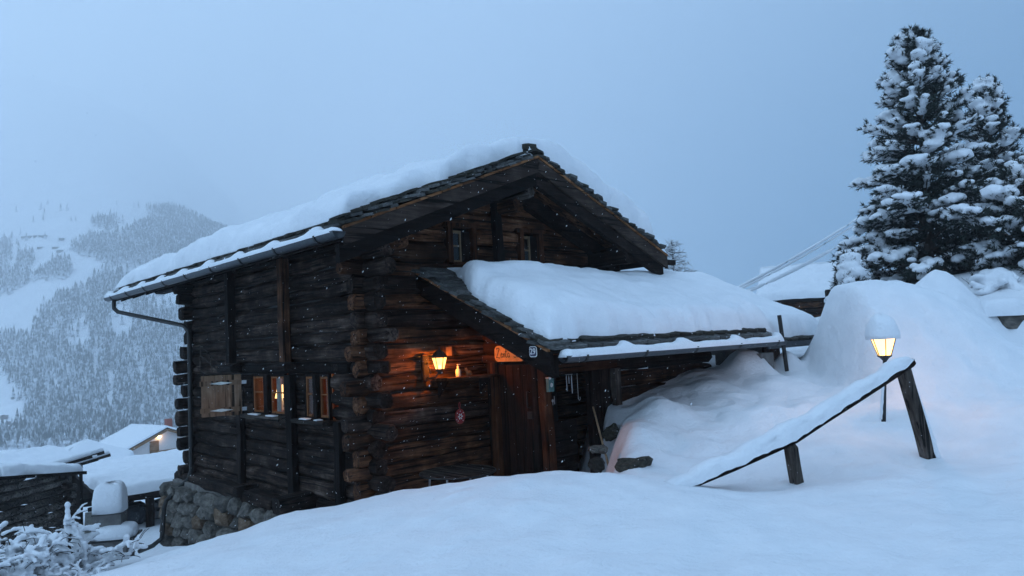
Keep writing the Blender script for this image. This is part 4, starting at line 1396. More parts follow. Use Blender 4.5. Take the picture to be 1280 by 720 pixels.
for k in range(3):
    make('board', sshape(box(7.45 + 0.2 * k, 7.64 + 0.2 * k, -1.54, -1.505, 0.4, 1.36)), M['red_z'], shed)
snow_slab('roof_snow', hw(6.1, -2.3, shed_z(-2.3) + 0.03), HX * 2.12, (HY * 2.5 + Z * 0.46 * 2.5), lambda s, t: 0.34, M['snow'], na=30, nb=30, edge=(0.15, 0.3, 0.18, 0.3), wob=(0.03, 0.06, 0.05, 0.02), seed=4.0)
tag(bpy.data.objects['roof_snow.002'], 'deep snow on the low shed roof sloping down behind the annex', 'snow', kind='stuff')

# ------------------------------------------------------------------ things on and by the entrance wall
def stroke(pts, w, d=0.003):
    """A brush line in the local x-z plane, raised by d towards -y."""
    V, F = [], []
    n = len(pts)
    for i, (x, z) in enumerate(pts):
        x0, z0 = pts[max(i - 1, 0)]; x1, z1 = pts[min(i + 1, n - 1)]
        t = Vector((x1 - x0, 0, z1 - z0)).normalized()
        nrm = Vector((-t.z, 0, t.x)) * w / 2
        p = Vector((x, 0, z))
        V += [p + nrm, p - nrm, p + nrm - Vector((0, d, 0)), p - nrm - Vector((0, d, 0))]
    for i in range(n - 1):
        a, b = 4 * i, 4 * i + 4
        F += [(a + 2, a + 3, b + 3, b + 2), (a, a + 2, b + 2, b), (a + 1, b + 1, b + 3, a + 3)]
    F += [(0, 1, 3, 2), (4*n - 4, 4*n - 2, 4*n - 1, 4*n - 3)]
    return V, F

def rounded_plate(w, h, r, d, n=6):
    pts = []
    for (cx, cz, a0) in ((w/2 - r, h/2 - r, 0), (-w/2 + r, h/2 - r, 90), (-w/2 + r, -h/2 + r, 180), (w/2 - r, -h/2 + r, 270)):
        for i in range(n + 1):
            q = math.radians(a0 + 90 * i / n)
            pts.append((cx + r * math.cos(q), cz + r * math.sin(q)))
    m = len(pts)
    V = [Vector((x, 0, z)) for x, z in pts] + [Vector((x, -d, z)) for x, z in pts]
    F = [tuple(range(m - 1, -1, -1)), tuple(range(m, 2 * m))] + [(i, (i + 1) % m, m + (i + 1) % m, m + i) for i in range(m)]
    F = [f[::-1] for f in F]
    return V, F

# wall lantern
wl_ = thing('wall_lantern', hw(0.92, -0.03, 1.36), YAW, 'lit black iron wall lantern glowing amber beside the entrance', 'lantern')
make('back_board', box(-0.075, 0.035, -0.035, 0.0, -0.16, 0.2), M['dark_z'], wl_)
make('arm', tube([(0, -0.035, -0.1), (0.0, -0.09, -0.12), (0.05, -0.17, -0.1), (0.09, -0.2, -0.03)], 0.011, 8), M['iron'], wl_, smooth=True)
make('arm', tube([(0, -0.035, 0.08), (-0.03, -0.09, 0.1), (-0.02, -0.12, 0.02), (0.02, -0.1, -0.06)], 0.007, 6), M['iron'], wl_, smooth=True)
def lantern(parent, c, r0, r1, h, glass, cap_h, n=6, rot=0.0):
    c = Vector(c)
    P0 = [c + Vector((r0 * math.cos(rot + 2*math.pi*k/n), r0 * math.sin(rot + 2*math.pi*k/n), 0)) for k in range(n)]
    P1 = [c + Vector((r1 * math.cos(rot + 2*math.pi*k/n), r1 * math.sin(rot + 2*math.pi*k/n), h)) for k in range(n)]
    body = make('lantern_body', join(lathe([(0.018, -0.07), (0.03, -0.05), (r0 * 0.7, -0.025), (r0 * 1.12, -0.004), (r0 * 1.08, 0.008)], n * 2, c)), M['iron'], parent, smooth=False)
    for k in range(n):
        make('bar', tube([P0[k], P1[k]], 0.0065, 5), M['iron'], body)
        a, b, d, e = P0[k], P0[(k+1) % n], P1[(k+1) % n], P1[k]
        inn = lambda p: p + (c - p).normalized() * 0.006
        make('pane', ([inn(a), inn(b), inn(d), inn(e)] + [inn(inn(q)) for q in (a, b, d, e)], [(0, 1, 2, 3), (7, 6, 5, 4), (0, 4, 5, 1), (1, 5, 6, 2), (2, 6, 7, 3), (3, 7, 4, 0)]), glass, body)
    make('bulb', lathe([(0.012, 0.012), (0.02, 0.025), (0.022, 0.045), (0.015, 0.06), (0.004, 0.066)], 10, c), M['bulb'], body, smooth=True)
    make('cap', lathe([(r1 * 0.98, h - 0.004), (r1 * 1.06, h + 0.003), (r1 * 1.04, h + 0.014), (r1 * 0.7, h + cap_h * 0.55), (r1 * 0.35, h + cap_h * 0.8), (0.012, h + cap_h), (0.014, h + cap_h + 0.02), (0.004, h + cap_h + 0.035)], n * 2, c), M['iron'], parent)
lantern(wl_, (0.1, -0.2, 0.0), 0.062, 0.105, 0.165, M['lantern_glass'], 0.12, rot=0.4)
point('lantern_light', (0.1, -0.2, 0.115), 165.0, (1.0, 0.40, 0.09), 0.03, wl_)

pl = thing('picture_frame', hw(1.33, -0.03, 1.60), YAW, 'small brown framed picture on the logs above the shelf', 'picture')
make('frame', join(box(-0.075, 0.075, -0.02, 0.0, -0.085, -0.065), box(-0.075, 0.075, -0.02, 0.0, 0.065, 0.085), box(-0.075, -0.055, -0.02, 0.0, -0.065, 0.065), box(0.055, 0.075, -0.02, 0.0, -0.065, 0.065)), M['red_z'], pl)
make('picture_panel', box(-0.055, 0.055, -0.012, -0.002, -0.065, 0.065), M['amber'], pl)

sf = thing('wall_shelf', hw(1.52, -0.02, 1.2), YAW, 'plain wooden shelf on the entrance wall beside the lantern', 'shelf')
make('shelf_board', box(-0.5, 0.46, -0.37, -0.005, 0.0, 0.035), M['warm_x'], sf)
for x in (-0.4, 0.36):
    make('bracket', ([Vector(p) for p in ((x, -0.005, 0), (x + 0.03, -0.005, 0), (x, -0.25, 0), (x + 0.03, -0.25, 0), (x, -0.005, -0.24), (x + 0.03, -0.005, -0.24))], [(0, 2, 4), (1, 5, 3), (0, 1, 3, 2), (2, 3, 5, 4), (0, 4, 5, 1)]), M['dark_z'], sf)
bt = thing('soap_bottle', hw(1.36, -0.2, 1.236), YAW, 'cream pump bottle standing on the wooden shelf', 'bottle')
make('bottle_body', lathe([(0.034, 0), (0.038, 0.01), (0.038, 0.085), (0.03, 0.105), (0.013, 0.115), (0.013, 0.13)], 14), M['cream'], bt, smooth=True)
make('pump', join(lathe([(0.017, 0.13), (0.017, 0.145), (0.006, 0.15), (0.006, 0.165)], 10), box(-0.012, 0.04, -0.008, 0.008, 0.165, 0.177)), M['cream'], bt)
fg = thing('wooden_ornament', hw(1.57, -0.18, 1.236), YAW, 'small amber wooden animal ornament beside the bottle', 'ornament')
_b = [((0, 0, 0.045), (0.055, 0.03, 0.035)), ((-0.05, 0, 0.085), (0.026, 0.022, 0.026)), ((-0.035, 0.015, 0.02), (0.012, 0.012, 0.022)), ((0.035, 0.015, 0.02), (0.012, 0.012, 0.022)),
      ((-0.035, -0.015, 0.02), (0.012, 0.012, 0.022)), ((0.035, -0.015, 0.02), (0.012, 0.012, 0.022)), ((-0.06, 0.01, 0.112), (0.007, 0.007, 0.012)), ((-0.045, -0.012, 0.112), (0.007, 0.007, 0.012))]
fused('ornament_body', blobs_vf(_b), 0.006, M['amber'], fg)

rd = thing('enamel_trivet', hw(1.47, -0.05, 0.66), YAW, 'red oval enamel board with white flower hanging by a ribbon', 'trivet')
def oval(rx, rz, d, y0, n=28):
    V = [Vector((rx * math.cos(2*math.pi*i/n), y0, rz * math.sin(2*math.pi*i/n))) for i in range(n)] + [Vector((rx * math.cos(2*math.pi*i/n), y0 - d, rz * math.sin(2*math.pi*i/n))) for i in range(n)]
    F = [tuple(range(n)), tuple(range(2*n - 1, n - 1, -1))] + [(i, n + i, n + (i+1) % n, (i+1) % n) for i in range(n)]
    return V, F
make('plate', oval(0.088, 0.108, 0.014, 0.0), M['red'], rd)
rim = [Vector((0.083 * math.cos(2*math.pi*i/36), -0.014, 0.102 * math.sin(2*math.pi*i/36))) for i in range(37)]
make('rim', tube(rim, 0.004, 5, False), M['brick'], rd)
for k in range(6):
    q = 2 * math.pi * k / 6
    make('petal', ([Vector((0.030 * math.cos(q) + v.x * math.cos(q) - v.z * math.sin(q), v.y, 0.030 * math.sin(q) + v.x * math.sin(q) + v.z * math.cos(q))) for v in oval(0.017, 0.010, 0.003, -0.0145, 10)[0]], oval(0.02, 0.012, 0.003, -0.0145, 10)[1]), M['white'], rd)
for (x, z) in ((0, 0.075), (0.045, -0.06), (-0.045, -0.06), (0.055, 0.05), (-0.055, 0.05)):
    make('petal', ([v + Vector((x, 0, z)) for v in oval(0.006, 0.008, 0.003, -0.0145, 8)[0]], oval(0.006, 0.008, 0.003, -0.0145, 8)[1]), M['white'], rd)
make('ribbon', tube([(0, -0.008, 0.1), (-0.018, -0.008, 0.15), (-0.012, -0.006, 0.19), (0.004, -0.006, 0.2), (0.014, -0.006, 0.17), (0.0, -0.008, 0.1)], 0.005, 6), M['red'], rd, smooth=True)

# name board over the door (faces the lantern)
sg = thing('name_sign', hw(1.965, -0.64, 1.525), YAW - math.pi / 2, 'rounded orange wooden board lettered Zenta above the door', 'sign')
make('sign_board', rounded_plate(0.62, 0.23, 0.075, 0.02), M['sign'], sg)
Lz = [[(0, .12), (.02, .135), (.055, .135), (.06, .12), (.03, .06), (0, .0), (.02, .008), (.06, -.002), (.075, .008)],
      [(.085, .035), (.11, .045), (.115, .06), (.10, .068), (.088, .05), (.09, .02), (.105, .004), (.125, .02)],
      [(.13, .06), (.134, .03), (.132, .004), (.14, .045), (.155, .062), (.164, .05), (.164, .004)],
      [(.19, .13), (.186, .07), (.184, .02), (.192, .004), (.204, .012)], [(.172, .085), (.212, .092)],
      [(.25, .058), (.235, .066), (.22, .05), (.218, .02), (.23, .004), (.246, .02), (.25, .058), (.25, .02), (.262, .004)],
      [(.39, .11), (.37, .128), (.345, .11), (.36, .075), (.385, .05), (.38, .012), (.355, .0), (.335, .016)],
      [(.40, .0), (.405, .03), (.42, .05)], [(.44, .012), (.45, .04), (.46, .01)]]
for st in Lz:
    o_ = make('letter_stroke', stroke([(x * 1.12 - 0.27, z * 1.05 - 0.06) for x, z in st], 0.011), M['black'], sg)
    o_.location = (0, -0.0205, 0)

hn = thing('house_number', hw(AX0 - 0.022, -2.31, 1.565), YAW - math.pi / 2, 'small dark blue enamel plate with white number 29', 'number plate')
make('plate', rounded_plate(0.125, 0.125, 0.03, 0.005), M['white'], hn)
o_ = make('field', rounded_plate(0.108, 0.108, 0.024, 0.004), M['navy'], hn); o_.location = (0, -0.0052, 0)
o_ = text_mesh('digits', '29', 0.098, M['white'], hn, 0.0015); o_.rotation_euler = (math.pi / 2, 0, 0); o_.location = (0, -0.0112, 0)

tn = thing('tin_box', hw(2.0, -1.36, 1.08), YAW, 'small teal tin hanging on the red corner post', 'tin')
make('tin_body', box(-0.05, 0.05, -0.05, 0.0, -0.09, 0.09), M['teal'], tn)
make('tin_lid', box(-0.056, 0.056, -0.056, 0.004, 0.091, 0.105), M['steel'], tn)
make('dial', oval(0.025, 0.03, 0.004, -0.0505, 12), M['hinge'], tn)
ch = thing('wind_chime', hw(2.36, -1.4, 1.2), YAW, 'small silvery wind chime hanging in the dark open bay', 'wind chime')
make('ring', tube([Vector((0.05 * math.cos(q), 0.05 * math.sin(q), 0)) for q in np.linspace(0, 2 * math.pi, 17)], 0.004, 5, False), M['steel'], ch)
for k, (x, y, l_) in enumerate(((0.05, 0, 0.16), (-0.05, 0, 0.2), (0.0, 0.05, 0.13), (0.0, -0.05, 0.23), (0.03, 0.03, 0.1))):
    make('tube_bell', tube([(x, y, -0.03), (x, y, -0.03 - l_)], 0.007, 6), M['steel'], ch)
    make('string', tube([(x, y, 0.003), (x, y, -0.03)], 0.0015, 4), M['hinge'], ch)
hk = thing('hanging_hook', hw(2.55, -1.38, 0.9), YAW, 'thin metal hook on a string inside the open bay', 'hook')
make('string', tube([(0, 0, 0.3), (0, 0, 0.0)], 0.003, 5), M['hinge'], hk)
make('hook', tube([(0, 0, 0), (0.0, 0, -0.05), (0.02, 0, -0.08), (0.04, 0, -0.06), (0.038, 0, -0.03)], 0.006, 6), M['steel'], hk, smooth=True)
bk = thing('bottle_opener', hw(2.08, -1.335, 0.86), YAW, 'little steel opener and key on the red corner post', 'opener')
make('bar', beam((0.03, -0.006, -0.05), (0.03, -0.006, 0.06), 0.012, 0.006), M['steel'], bk)
make('key', join(oval(0.02, 0.02, 0.006, 0, 12), box(-0.004, 0.004, -0.006, 0.0, -0.06, -0.018)), M['steel'], bk)
br = thing('broom', hw(2.78, -1.62, -0.42), YAW, 'broom with bare wooden handle leaning beside the open bay', 'broom')
make('handle', tube([(-0.1, -0.2, 0.1), (0.1, 0.27, 1.12)], [0.017, 0.013], 10), M['handle'], br, smooth=True)
make('broom_head', join(box(-0.22, 0.02, -0.25, -0.17, 0.05, 0.1), box(-0.2, 0.0, -0.24, -0.18, -0.03, 0.05)), M['dark_x'], br)

# round slatted table half hidden by the drift
tb = thing('round_table', hw(0.95, -0.62, -0.45), YAW, 'round metal mesh garden table against the log wall', 'table')
for k in range(4):
    rr = 0.50 - 0.11 * k
    make('ring', tube([Vector((rr * math.cos(q), rr * math.sin(q), 0.46)) for q in np.linspace(0, 2 * math.pi, 41)], 0.013 if k == 0 else 0.008, 6, False), M['iron'], tb, smooth=True)
for k in range(22):
    x = -0.47 + 0.94 * k / 21
    L = math.sqrt(max(0.0, 0.49 ** 2 - x * x))
    make('slat', box(x - 0.015, x + 0.015, -L, L, 0.468, 0.476), M['grey_y'], tb)
for q in (0.5, 2.1, 3.7, 5.3):
    make('leg', tube([(0.40 * math.cos(q), 0.40 * math.sin(q), 0.46), (0.44 * math.cos(q), 0.44 * math.sin(q), -0.02)], 0.014, 7), M['steel'], tb)

# rocks at the foot of the bank
for i, (px, py, d, s, lb) in enumerate(((747, 562, 9.3, (0.26, 0.2, 0.11), 'flat pale rock beside the broom at the foot of the bank'), (746, 581, 9.2, (0.24, 0.22, 0.17), 'dark rock under the flat pale rock by the path'),
                                        (792, 585, 8.55, (0.46, 0.3, 0.24), 'big dark boulder peeping out under the snowy bank'), (764, 541, 10.3, (0.24, 0.24, 0.2), 'brown rock wedged between the bank and the annex wall'))):
    o_ = inst('boulder', rock_mesh(sr_, 3, 0.4), M['stone'] if i == 0 else M['moss'], None, site(px, py, d), (0.2 * i, 0.1, i * 1.3), s)
    tag(o_, lb, 'rock')

# ------------------------------------------------------------------ yard: fence, lantern, poles
def leaned(a, b):
    d = Vector(b) - Vector(a)
    return d
f_tall0, f_tall1 = site(1163, 580, 7.8), site(1128, 458, 7.8)
f_low0, f_low1 = site(997, 612, 7.3), site(987, 556, 7.3)
f_r0, f_r1, f_r2 = site(836, 619, 7.02), site(988, 552, 7.28), site(1141, 452, 7.72)
fence = thing('fence', (f_tall0.x, f_tall0.y, gz(f_tall0.x, f_tall0.y)), 0, 'leaning old wooden fence with a single sloping rail', 'fence')
fo = fence.location
make('post', beam(f_tall0 - fo + (f_tall0 - f_tall1).normalized() * 0.4, f_tall1 - fo, 0.12, 0.12, ch=0.12, seg=6, jit=0.007, endr=0.1), M['grey_z'], fence)
make('post', beam(f_low0 - fo + (f_low0 - f_low1).normalized() * 0.4, f_low1 - fo, 0.105, 0.11, ch=0.12, seg=4, jit=0.006, endr=0.1), M['grey_z'], fence)
make('rail', beam(f_r0 - fo, f_r1 - fo, 0.08, 0.07, ch=0.2, seg=4, jit=0.004, endr=0.1), M['dark_x'], fence)
make('rail', beam(f_r1 - fo + (f_r2 - f_r1).normalized() * 0.01, f_r2 - fo, 0.08, 0.08, ch=0.2, seg=4, jit=0.004, endr=0.1), M['dark_x'], fence)
def rail_snow():
    pts = [f_r0.lerp(f_r1, i / 26) for i in range(26)] + [f_r1.lerp(f_r2, i / 34) for i in range(35)]
    V, F = [], []
    K = 15
    L = len(pts) - 1
    for i, p in enumerate(pts):
        f = i / L
        e = min(1, (1 - f) / 0.05) ** 0.5
        hh = (0.105 + 0.05 * fbm(i * 0.17, 2.0) + 0.05 * math.exp(-((f - 0.42) / 0.2) ** 2)) * e
        ww = (0.078 + 0.06 * (1 - f) ** 1.3 + 0.018 * fbm(i * 0.22, 6.1)) * (0.6 + 0.4 * e)
        a = (pts[min(i + 1, L)] - pts[max(i - 1, 0)]).normalized()
        s = a.cross(Z).normalized()
        n_ = s.cross(a)
        for k in range(K):
            q = math.pi * k / (K - 1)
            c, sn = math.cos(q), math.sin(q)
            jag = 0.022 * fbm(i * 0.31 + k * 7.7, k * 1.3, 3.0, 4) if k in (0, K - 1) else 0.0
            V.append(p + s * (ww * math.copysign(abs(c) ** 0.75, c) + 0.02 * fbm(i * 0.5, k * 0.8)) + n_ * (0.025 + hh * sn ** 0.75 + jag))
    for i in range(L):
        for k in range(K - 1):
            F.append((i*K + k, (i+1)*K + k, (i+1)*K + k + 1, i*K + k + 1))
    F.append(tuple(range(K))); F.append(tuple(L*K + k for k in range(K - 1, -1, -1)))
    return V, F
tag(make('rail_snow', rail_snow(), M['snow'], smooth=True), 'thick line of snow balanced on the sloping fence rail', 'snow', kind='stuff')
# snow clinging to the tall post
_pa, _pb = f_tall0 + Vector((0.075, -0.01, 0.02)), f_tall1.lerp(f_tall0, 0.18) + Vector((0.062, -0.01, 0))
o_ = make('post_snow', tube([_pa.lerp(_pb, i / 14) + Vector((0.008 * fbm(i * .6, 1), 0.01 * fbm(i * .6, 5), 0)) for i in range(15)], [0.045 - 0.002 * i + 0.006 * fbm(i, 3) for i in range(15)], 10), M['snow'], smooth=True)
tag(o_, 'wind blown snow stuck along the tall leaning fence post', 'snow', kind='stuff')

lpb, lpt = site(1103, 526, 9.0), site(1106, 449, 9.0)
yl = thing('yard_lantern', (lpb.x, lpb.y, gz(lpb.x, lpb.y) - 0.05), 0, 'lit garden lantern on a black pole capped with snow', 'lantern')
yo = yl.location
make('pole', tube([lpb - yo - Z * 0.15, lpt - yo], [0.027, 0.022], 10), M['iron'], yl, smooth=True)
lc = lpt - yo + Z * 0.04
lantern(yl, lc, 0.075, 0.145, 0.215, M['yard_glass'], 0.1, rot=0.25)
point('lantern_light', lc + Z * 0.135, 65.0, (1.0, 0.55, 0.22), 0.04, yl)
o_ = snow_cushion('lantern_snow', lpt + Z * 0.247, 0.185, 0.185, 0.30, M['snow'], seed=9, n=2.2, rough=0.1)
tag(o_, 'round snow cap sitting on the lit garden lantern', 'snow', kind='stuff')
o_ = make('pole_snow', tube([(lpb + Z * 0.02).lerp(lpt - Z * 0.05, i / 16) + Vector((-0.022 + 0.006 * fbm(i * .8, 2), -0.012 + 0.006 * fbm(i * .8, 7), 0)) for i in range(17)], [0.018 + 0.007 * fbm(i * 1.1, 4) for i in range(17)], 8), M['snow'], smooth=True)
tag(o_, 'frozen snow clinging to one side of the garden lantern pole', 'snow', kind='stuff')

p0, p1 = site(986, 470, 12.2), site(974, 394, 12.2)
mp_ = tag(make('metal_pole', tube([p0 - Z * 0.3, p1], 0.035, 8), M['iron']), 'thin dark metal pole leaning at the end of the annex gutter', 'pole')

# wooden barn farther up the slope
def building(name, loc, rz, label, cat, group=None):
    return thing(name, loc, rz, label, cat, group)
bp = site(1022, 415, 27)
barn = building('hay_barn', (bp.x, bp.y, bp.z - 0.4), math.radians(-25), 'dark wooden hay barn with snowy roof below the cables', 'barn')
for k in range(8):
    z = 0.1 + k * 0.24
    make('log', beam((-1.75, 0, z + 0.12), (1.75, 0, z + 0.12), 0.2, 0.225, ch=0.25, seg=4, jit=0.01, endr=0.1), M['warm_x'], barn)
    for x in (-1.65, 1.65):
        make('log', beam((x, -0.25, z + 0.0), (x, 3.2, z + 0.0), 0.2, 0.225, ch=0.25, seg=3, jit=0.01, endr=0.1), M['dark_y'], barn)
make('back_wall', box(-1.6, 1.6, 3.0, 3.15, 0, 2.0), M['dark_x'], barn)
V = [Vector((x, y, z + d)) for d in (0, 0.08) for (y, z) in ((-0.5, 1.55), (1.5, 2.75)) for x in (-2.0, 1.75)]
brf = make('roof', (V, box(0, 1, 0, 1, 0, 1)[1]), M['dark_x'], barn)
V = [Vector((x, y, z + d)) for d in (0, 0.08) for (y, z) in ((1.502, 2.75), (3.6, 1.7)) for x in (-2.0, 1.75)]
make('roof_slope', (V, box(0, 1, 0, 1, 0, 1)[1]), M['dark_x'], brf)
make('ledge', box(-0.4, 1.7, -0.2, -0.105, 0.55, 0.62), M['grey_x'], barn)
bw = barn.matrix_basis
Rb = Matrix.Rotation(math.radians(-25), 3, 'Z')
bl = Vector((bp.x, bp.y, bp.z - 0.4))
snow_slab('barn_snow', bl + Rb @ Vector((-2.02, -0.5, 1.64)), Rb @ Vector((3.8, 0, 0)), Rb @ Vector((0, 2.0, 1.2)), lambda s, t: 0.24, M['snow'], na=34, nb=20, edge=(.12, .12, .12, .2), wob=(.03, .03, .05, .02), seed=6, lump=0.06)
tag(bpy.data.objects['barn_snow'], 'rippled snow on the roof of the hay barn', 'snow', kind='stuff')
snow_slab('barn_snow', bl + Rb @ Vector((-2.02, 3.6, 1.79)), Rb @ Vector((3.8, 0, 0)), Rb @ Vector((0, -2.1, 1.05)), lambda s, t: 0.24, M['snow'], na=30, nb=14, edge=(.12, .12, .12, .02), wob=(.03, .03, .05, 0), seed=8, lump=0.04)
tag(bpy.data.objects['barn_snow.001'], 'snow on the far slope of the hay barn roof', 'snow', kind='stuff')
snow_slab('ledge_snow', bl + Rb @ Vector((-0.4, -0.2, 0.622)), Rb @ Vector((2.1, 0, 0)), Rb @ Vector((0, 0.09, 0)), lambda s, t: 0.09, M['snow'], na=20, nb=4, edge=(.05, .05, .03, .03), wob=(.02, .02, .01, .01), seed=2)
tag(bpy.data.objects['ledge_snow'], 'narrow strip of snow on the ledge of the hay barn', 'snow', kind='stuff')
p0, p1 = site(1041, 412, 17), site(1035, 362, 17)
o_ = make('wooden_post', beam(p0 - Z * 0.4, p1, 0.13, 0.1, ch=0.15, seg=4, jit=0.01, endr=0.2), M['grey_z'])
tag(o_, 'weathered wooden post standing before the hay barn', 'post')

# retaining wall at the right edge
rwp = site(1240, 420, 13.3)
rw = thing('stone_wall', (rwp.x, rwp.y, gz(rwp.x, rwp.y)), math.radians(4), 'grey stone retaining wall under a shelf of snow', 'wall')
rz0 = rw.location.z
make('core', box(0.15, 4.0, 0.12, 0.5, 0.3 - rz0, 1.72 - rz0), M['mortar'], rw)
wr = random.Random(4)
WROCK = [rock_mesh(wr, 2, 0.3) for _ in range(6)]
for me in WROCK: me.materials.append(M['stone'])
zz = 0.45
while zz < 1.66:
    x = 0.1
    hh = wr.uniform(0.26, 0.42)
    while x < 4.0:
        w = wr.uniform(0.4, 0.85)
        inst('stone', wr.choice(WROCK), None, rw, (x + w / 2, 0.12 + wr.uniform(-.04, .04), zz + hh / 2 - rz0), (wr.uniform(-.1, .1), wr.uniform(-.12, .12), wr.uniform(-.1, .1)), (w * 1.1, 0.42, hh * 1.15))
        x += w
    zz += hh
W0 = Vector((rwp.x, rwp.y, 1.70))
Rw = Matrix.Rotation(math.radians(4), 3, 'Z')
snow_slab('wall_snow', W0 + Rw @ Vector((-0.15, -0.12, 0)), Rw @ Vector((4.4, 0, 0)), Rw @ Vector((0, 1.3, 0.1)), lambda s, t: 0.27, M['snow'], na=36, nb=14, edge=(.3, .2, .22, .2), wob=(.15, .06, .14, .02), seed=12, lump=0.06)
tag(bpy.data.objects['wall_snow'], 'overhanging shelf of snow on the stone retaining wall', 'snow', kind='stuff')

# cables with snow sleeves
def cable(p, q, sag, label, gaps, r_s, seed):
    p, q = Vector(p), Vector(q)
    L = (q - p).length
    c = lambda t: p.lerp(q, t) - Z * (sag * 4 * t * (1 - t))
    t_ = thing('cable', p, 0, label, 'cable', 'cables running up to the tree')
    make('wire', tube([c(i / 30) - p for i in range(31)], 0.010, 5), M['iron'], t_)
    a = 0.0
    for b in gaps + [1.0]:
        if b - a > 0.015:
            n = max(4, int((b - a) * 40))
            pts = [c(a + 0.004 + (b - a - 0.008) * i / n) - p + Z * (r_s * 0.35) for i in range(n + 1)]
            rr = [r_s * (0.45 if i in (0, n) else 1) * (1 + 0.18 * fbm(i * 0.9, seed + a)) for i in range(n + 1)]
            tag(make('snow_sleeve', tube(pts, rr, 7), M['snow'], t_, smooth=True))
        a = b
D0, D1 = 19, 27
cable(site(880, 381, D0), site(1150, 217, D1), 0.25, 'upper snow coated cable rising from the annex roof to the tree', [0.3, 0.58, 0.66, 0.78, 0.9], 0.042, 1)
cable(site(884, 381, D0), site(1150, 222, D1), 0.28, 'middle snow coated cable just under the topmost one', [0.22, 0.46, 0.62, 0.82], 0.036, 2)
cable(site(888, 384, D0), site(1150, 237, D1), 0.34, 'lowest snow coated cable crossing behind the hay barn roof', [0.1, 0.2, 0.5, 0.62, 0.74], 0.055, 3)
pb = site(1152, 400, 27)
o_ = make('cable_mast', tube([Vector((pb.x, pb.y, gz(pb.x, pb.y) - 0.3)), site(1151, 205, 27)], [0.11, 0.08], 10), M['grey_z'], smooth=True)
tag(o_, 'wooden cable mast mostly hidden behind the tall pine', 'mast')
pb = site(888, 420, 19)
o_ = make('cable_post', tube([Vector((pb.x, pb.y, gz(pb.x, pb.y) - 0.3)), site(884, 379, 19)], [0.06, 0.05], 8), M['grey_z'], smooth=True)
tag(o_, 'short cable post hidden behind the annex roof snow', 'post')

# ------------------------------------------------------------------ conifers on the right
def tri_needles(out_v, out_f, p, d, r, n, ln, wd):
    b = len(out_v)
    s = d.orthogonal().normalized()
    t = d.cross(s)
    for k in range(n):
        q = r.uniform(0, 6.283)
        sp = r.uniform(0.25, 1.0)
        v = (d * r.uniform(0.55, 1.0) + (s * math.cos(q) + t * math.sin(q)) * sp).normalized()
        o = p + d * r.uniform(-0.06, 0.06)
        w = v.cross(Vector((r.uniform(-1, 1), r.uniform(-1, 1), r.uniform(-1, 1)))).normalized() * wd
        e = o + v * (ln * r.uniform(0.7, 1.2))
        out_v += [o - w, o + w, e]
        out_f.append((b, b + 1, b + 2))
        b += 3

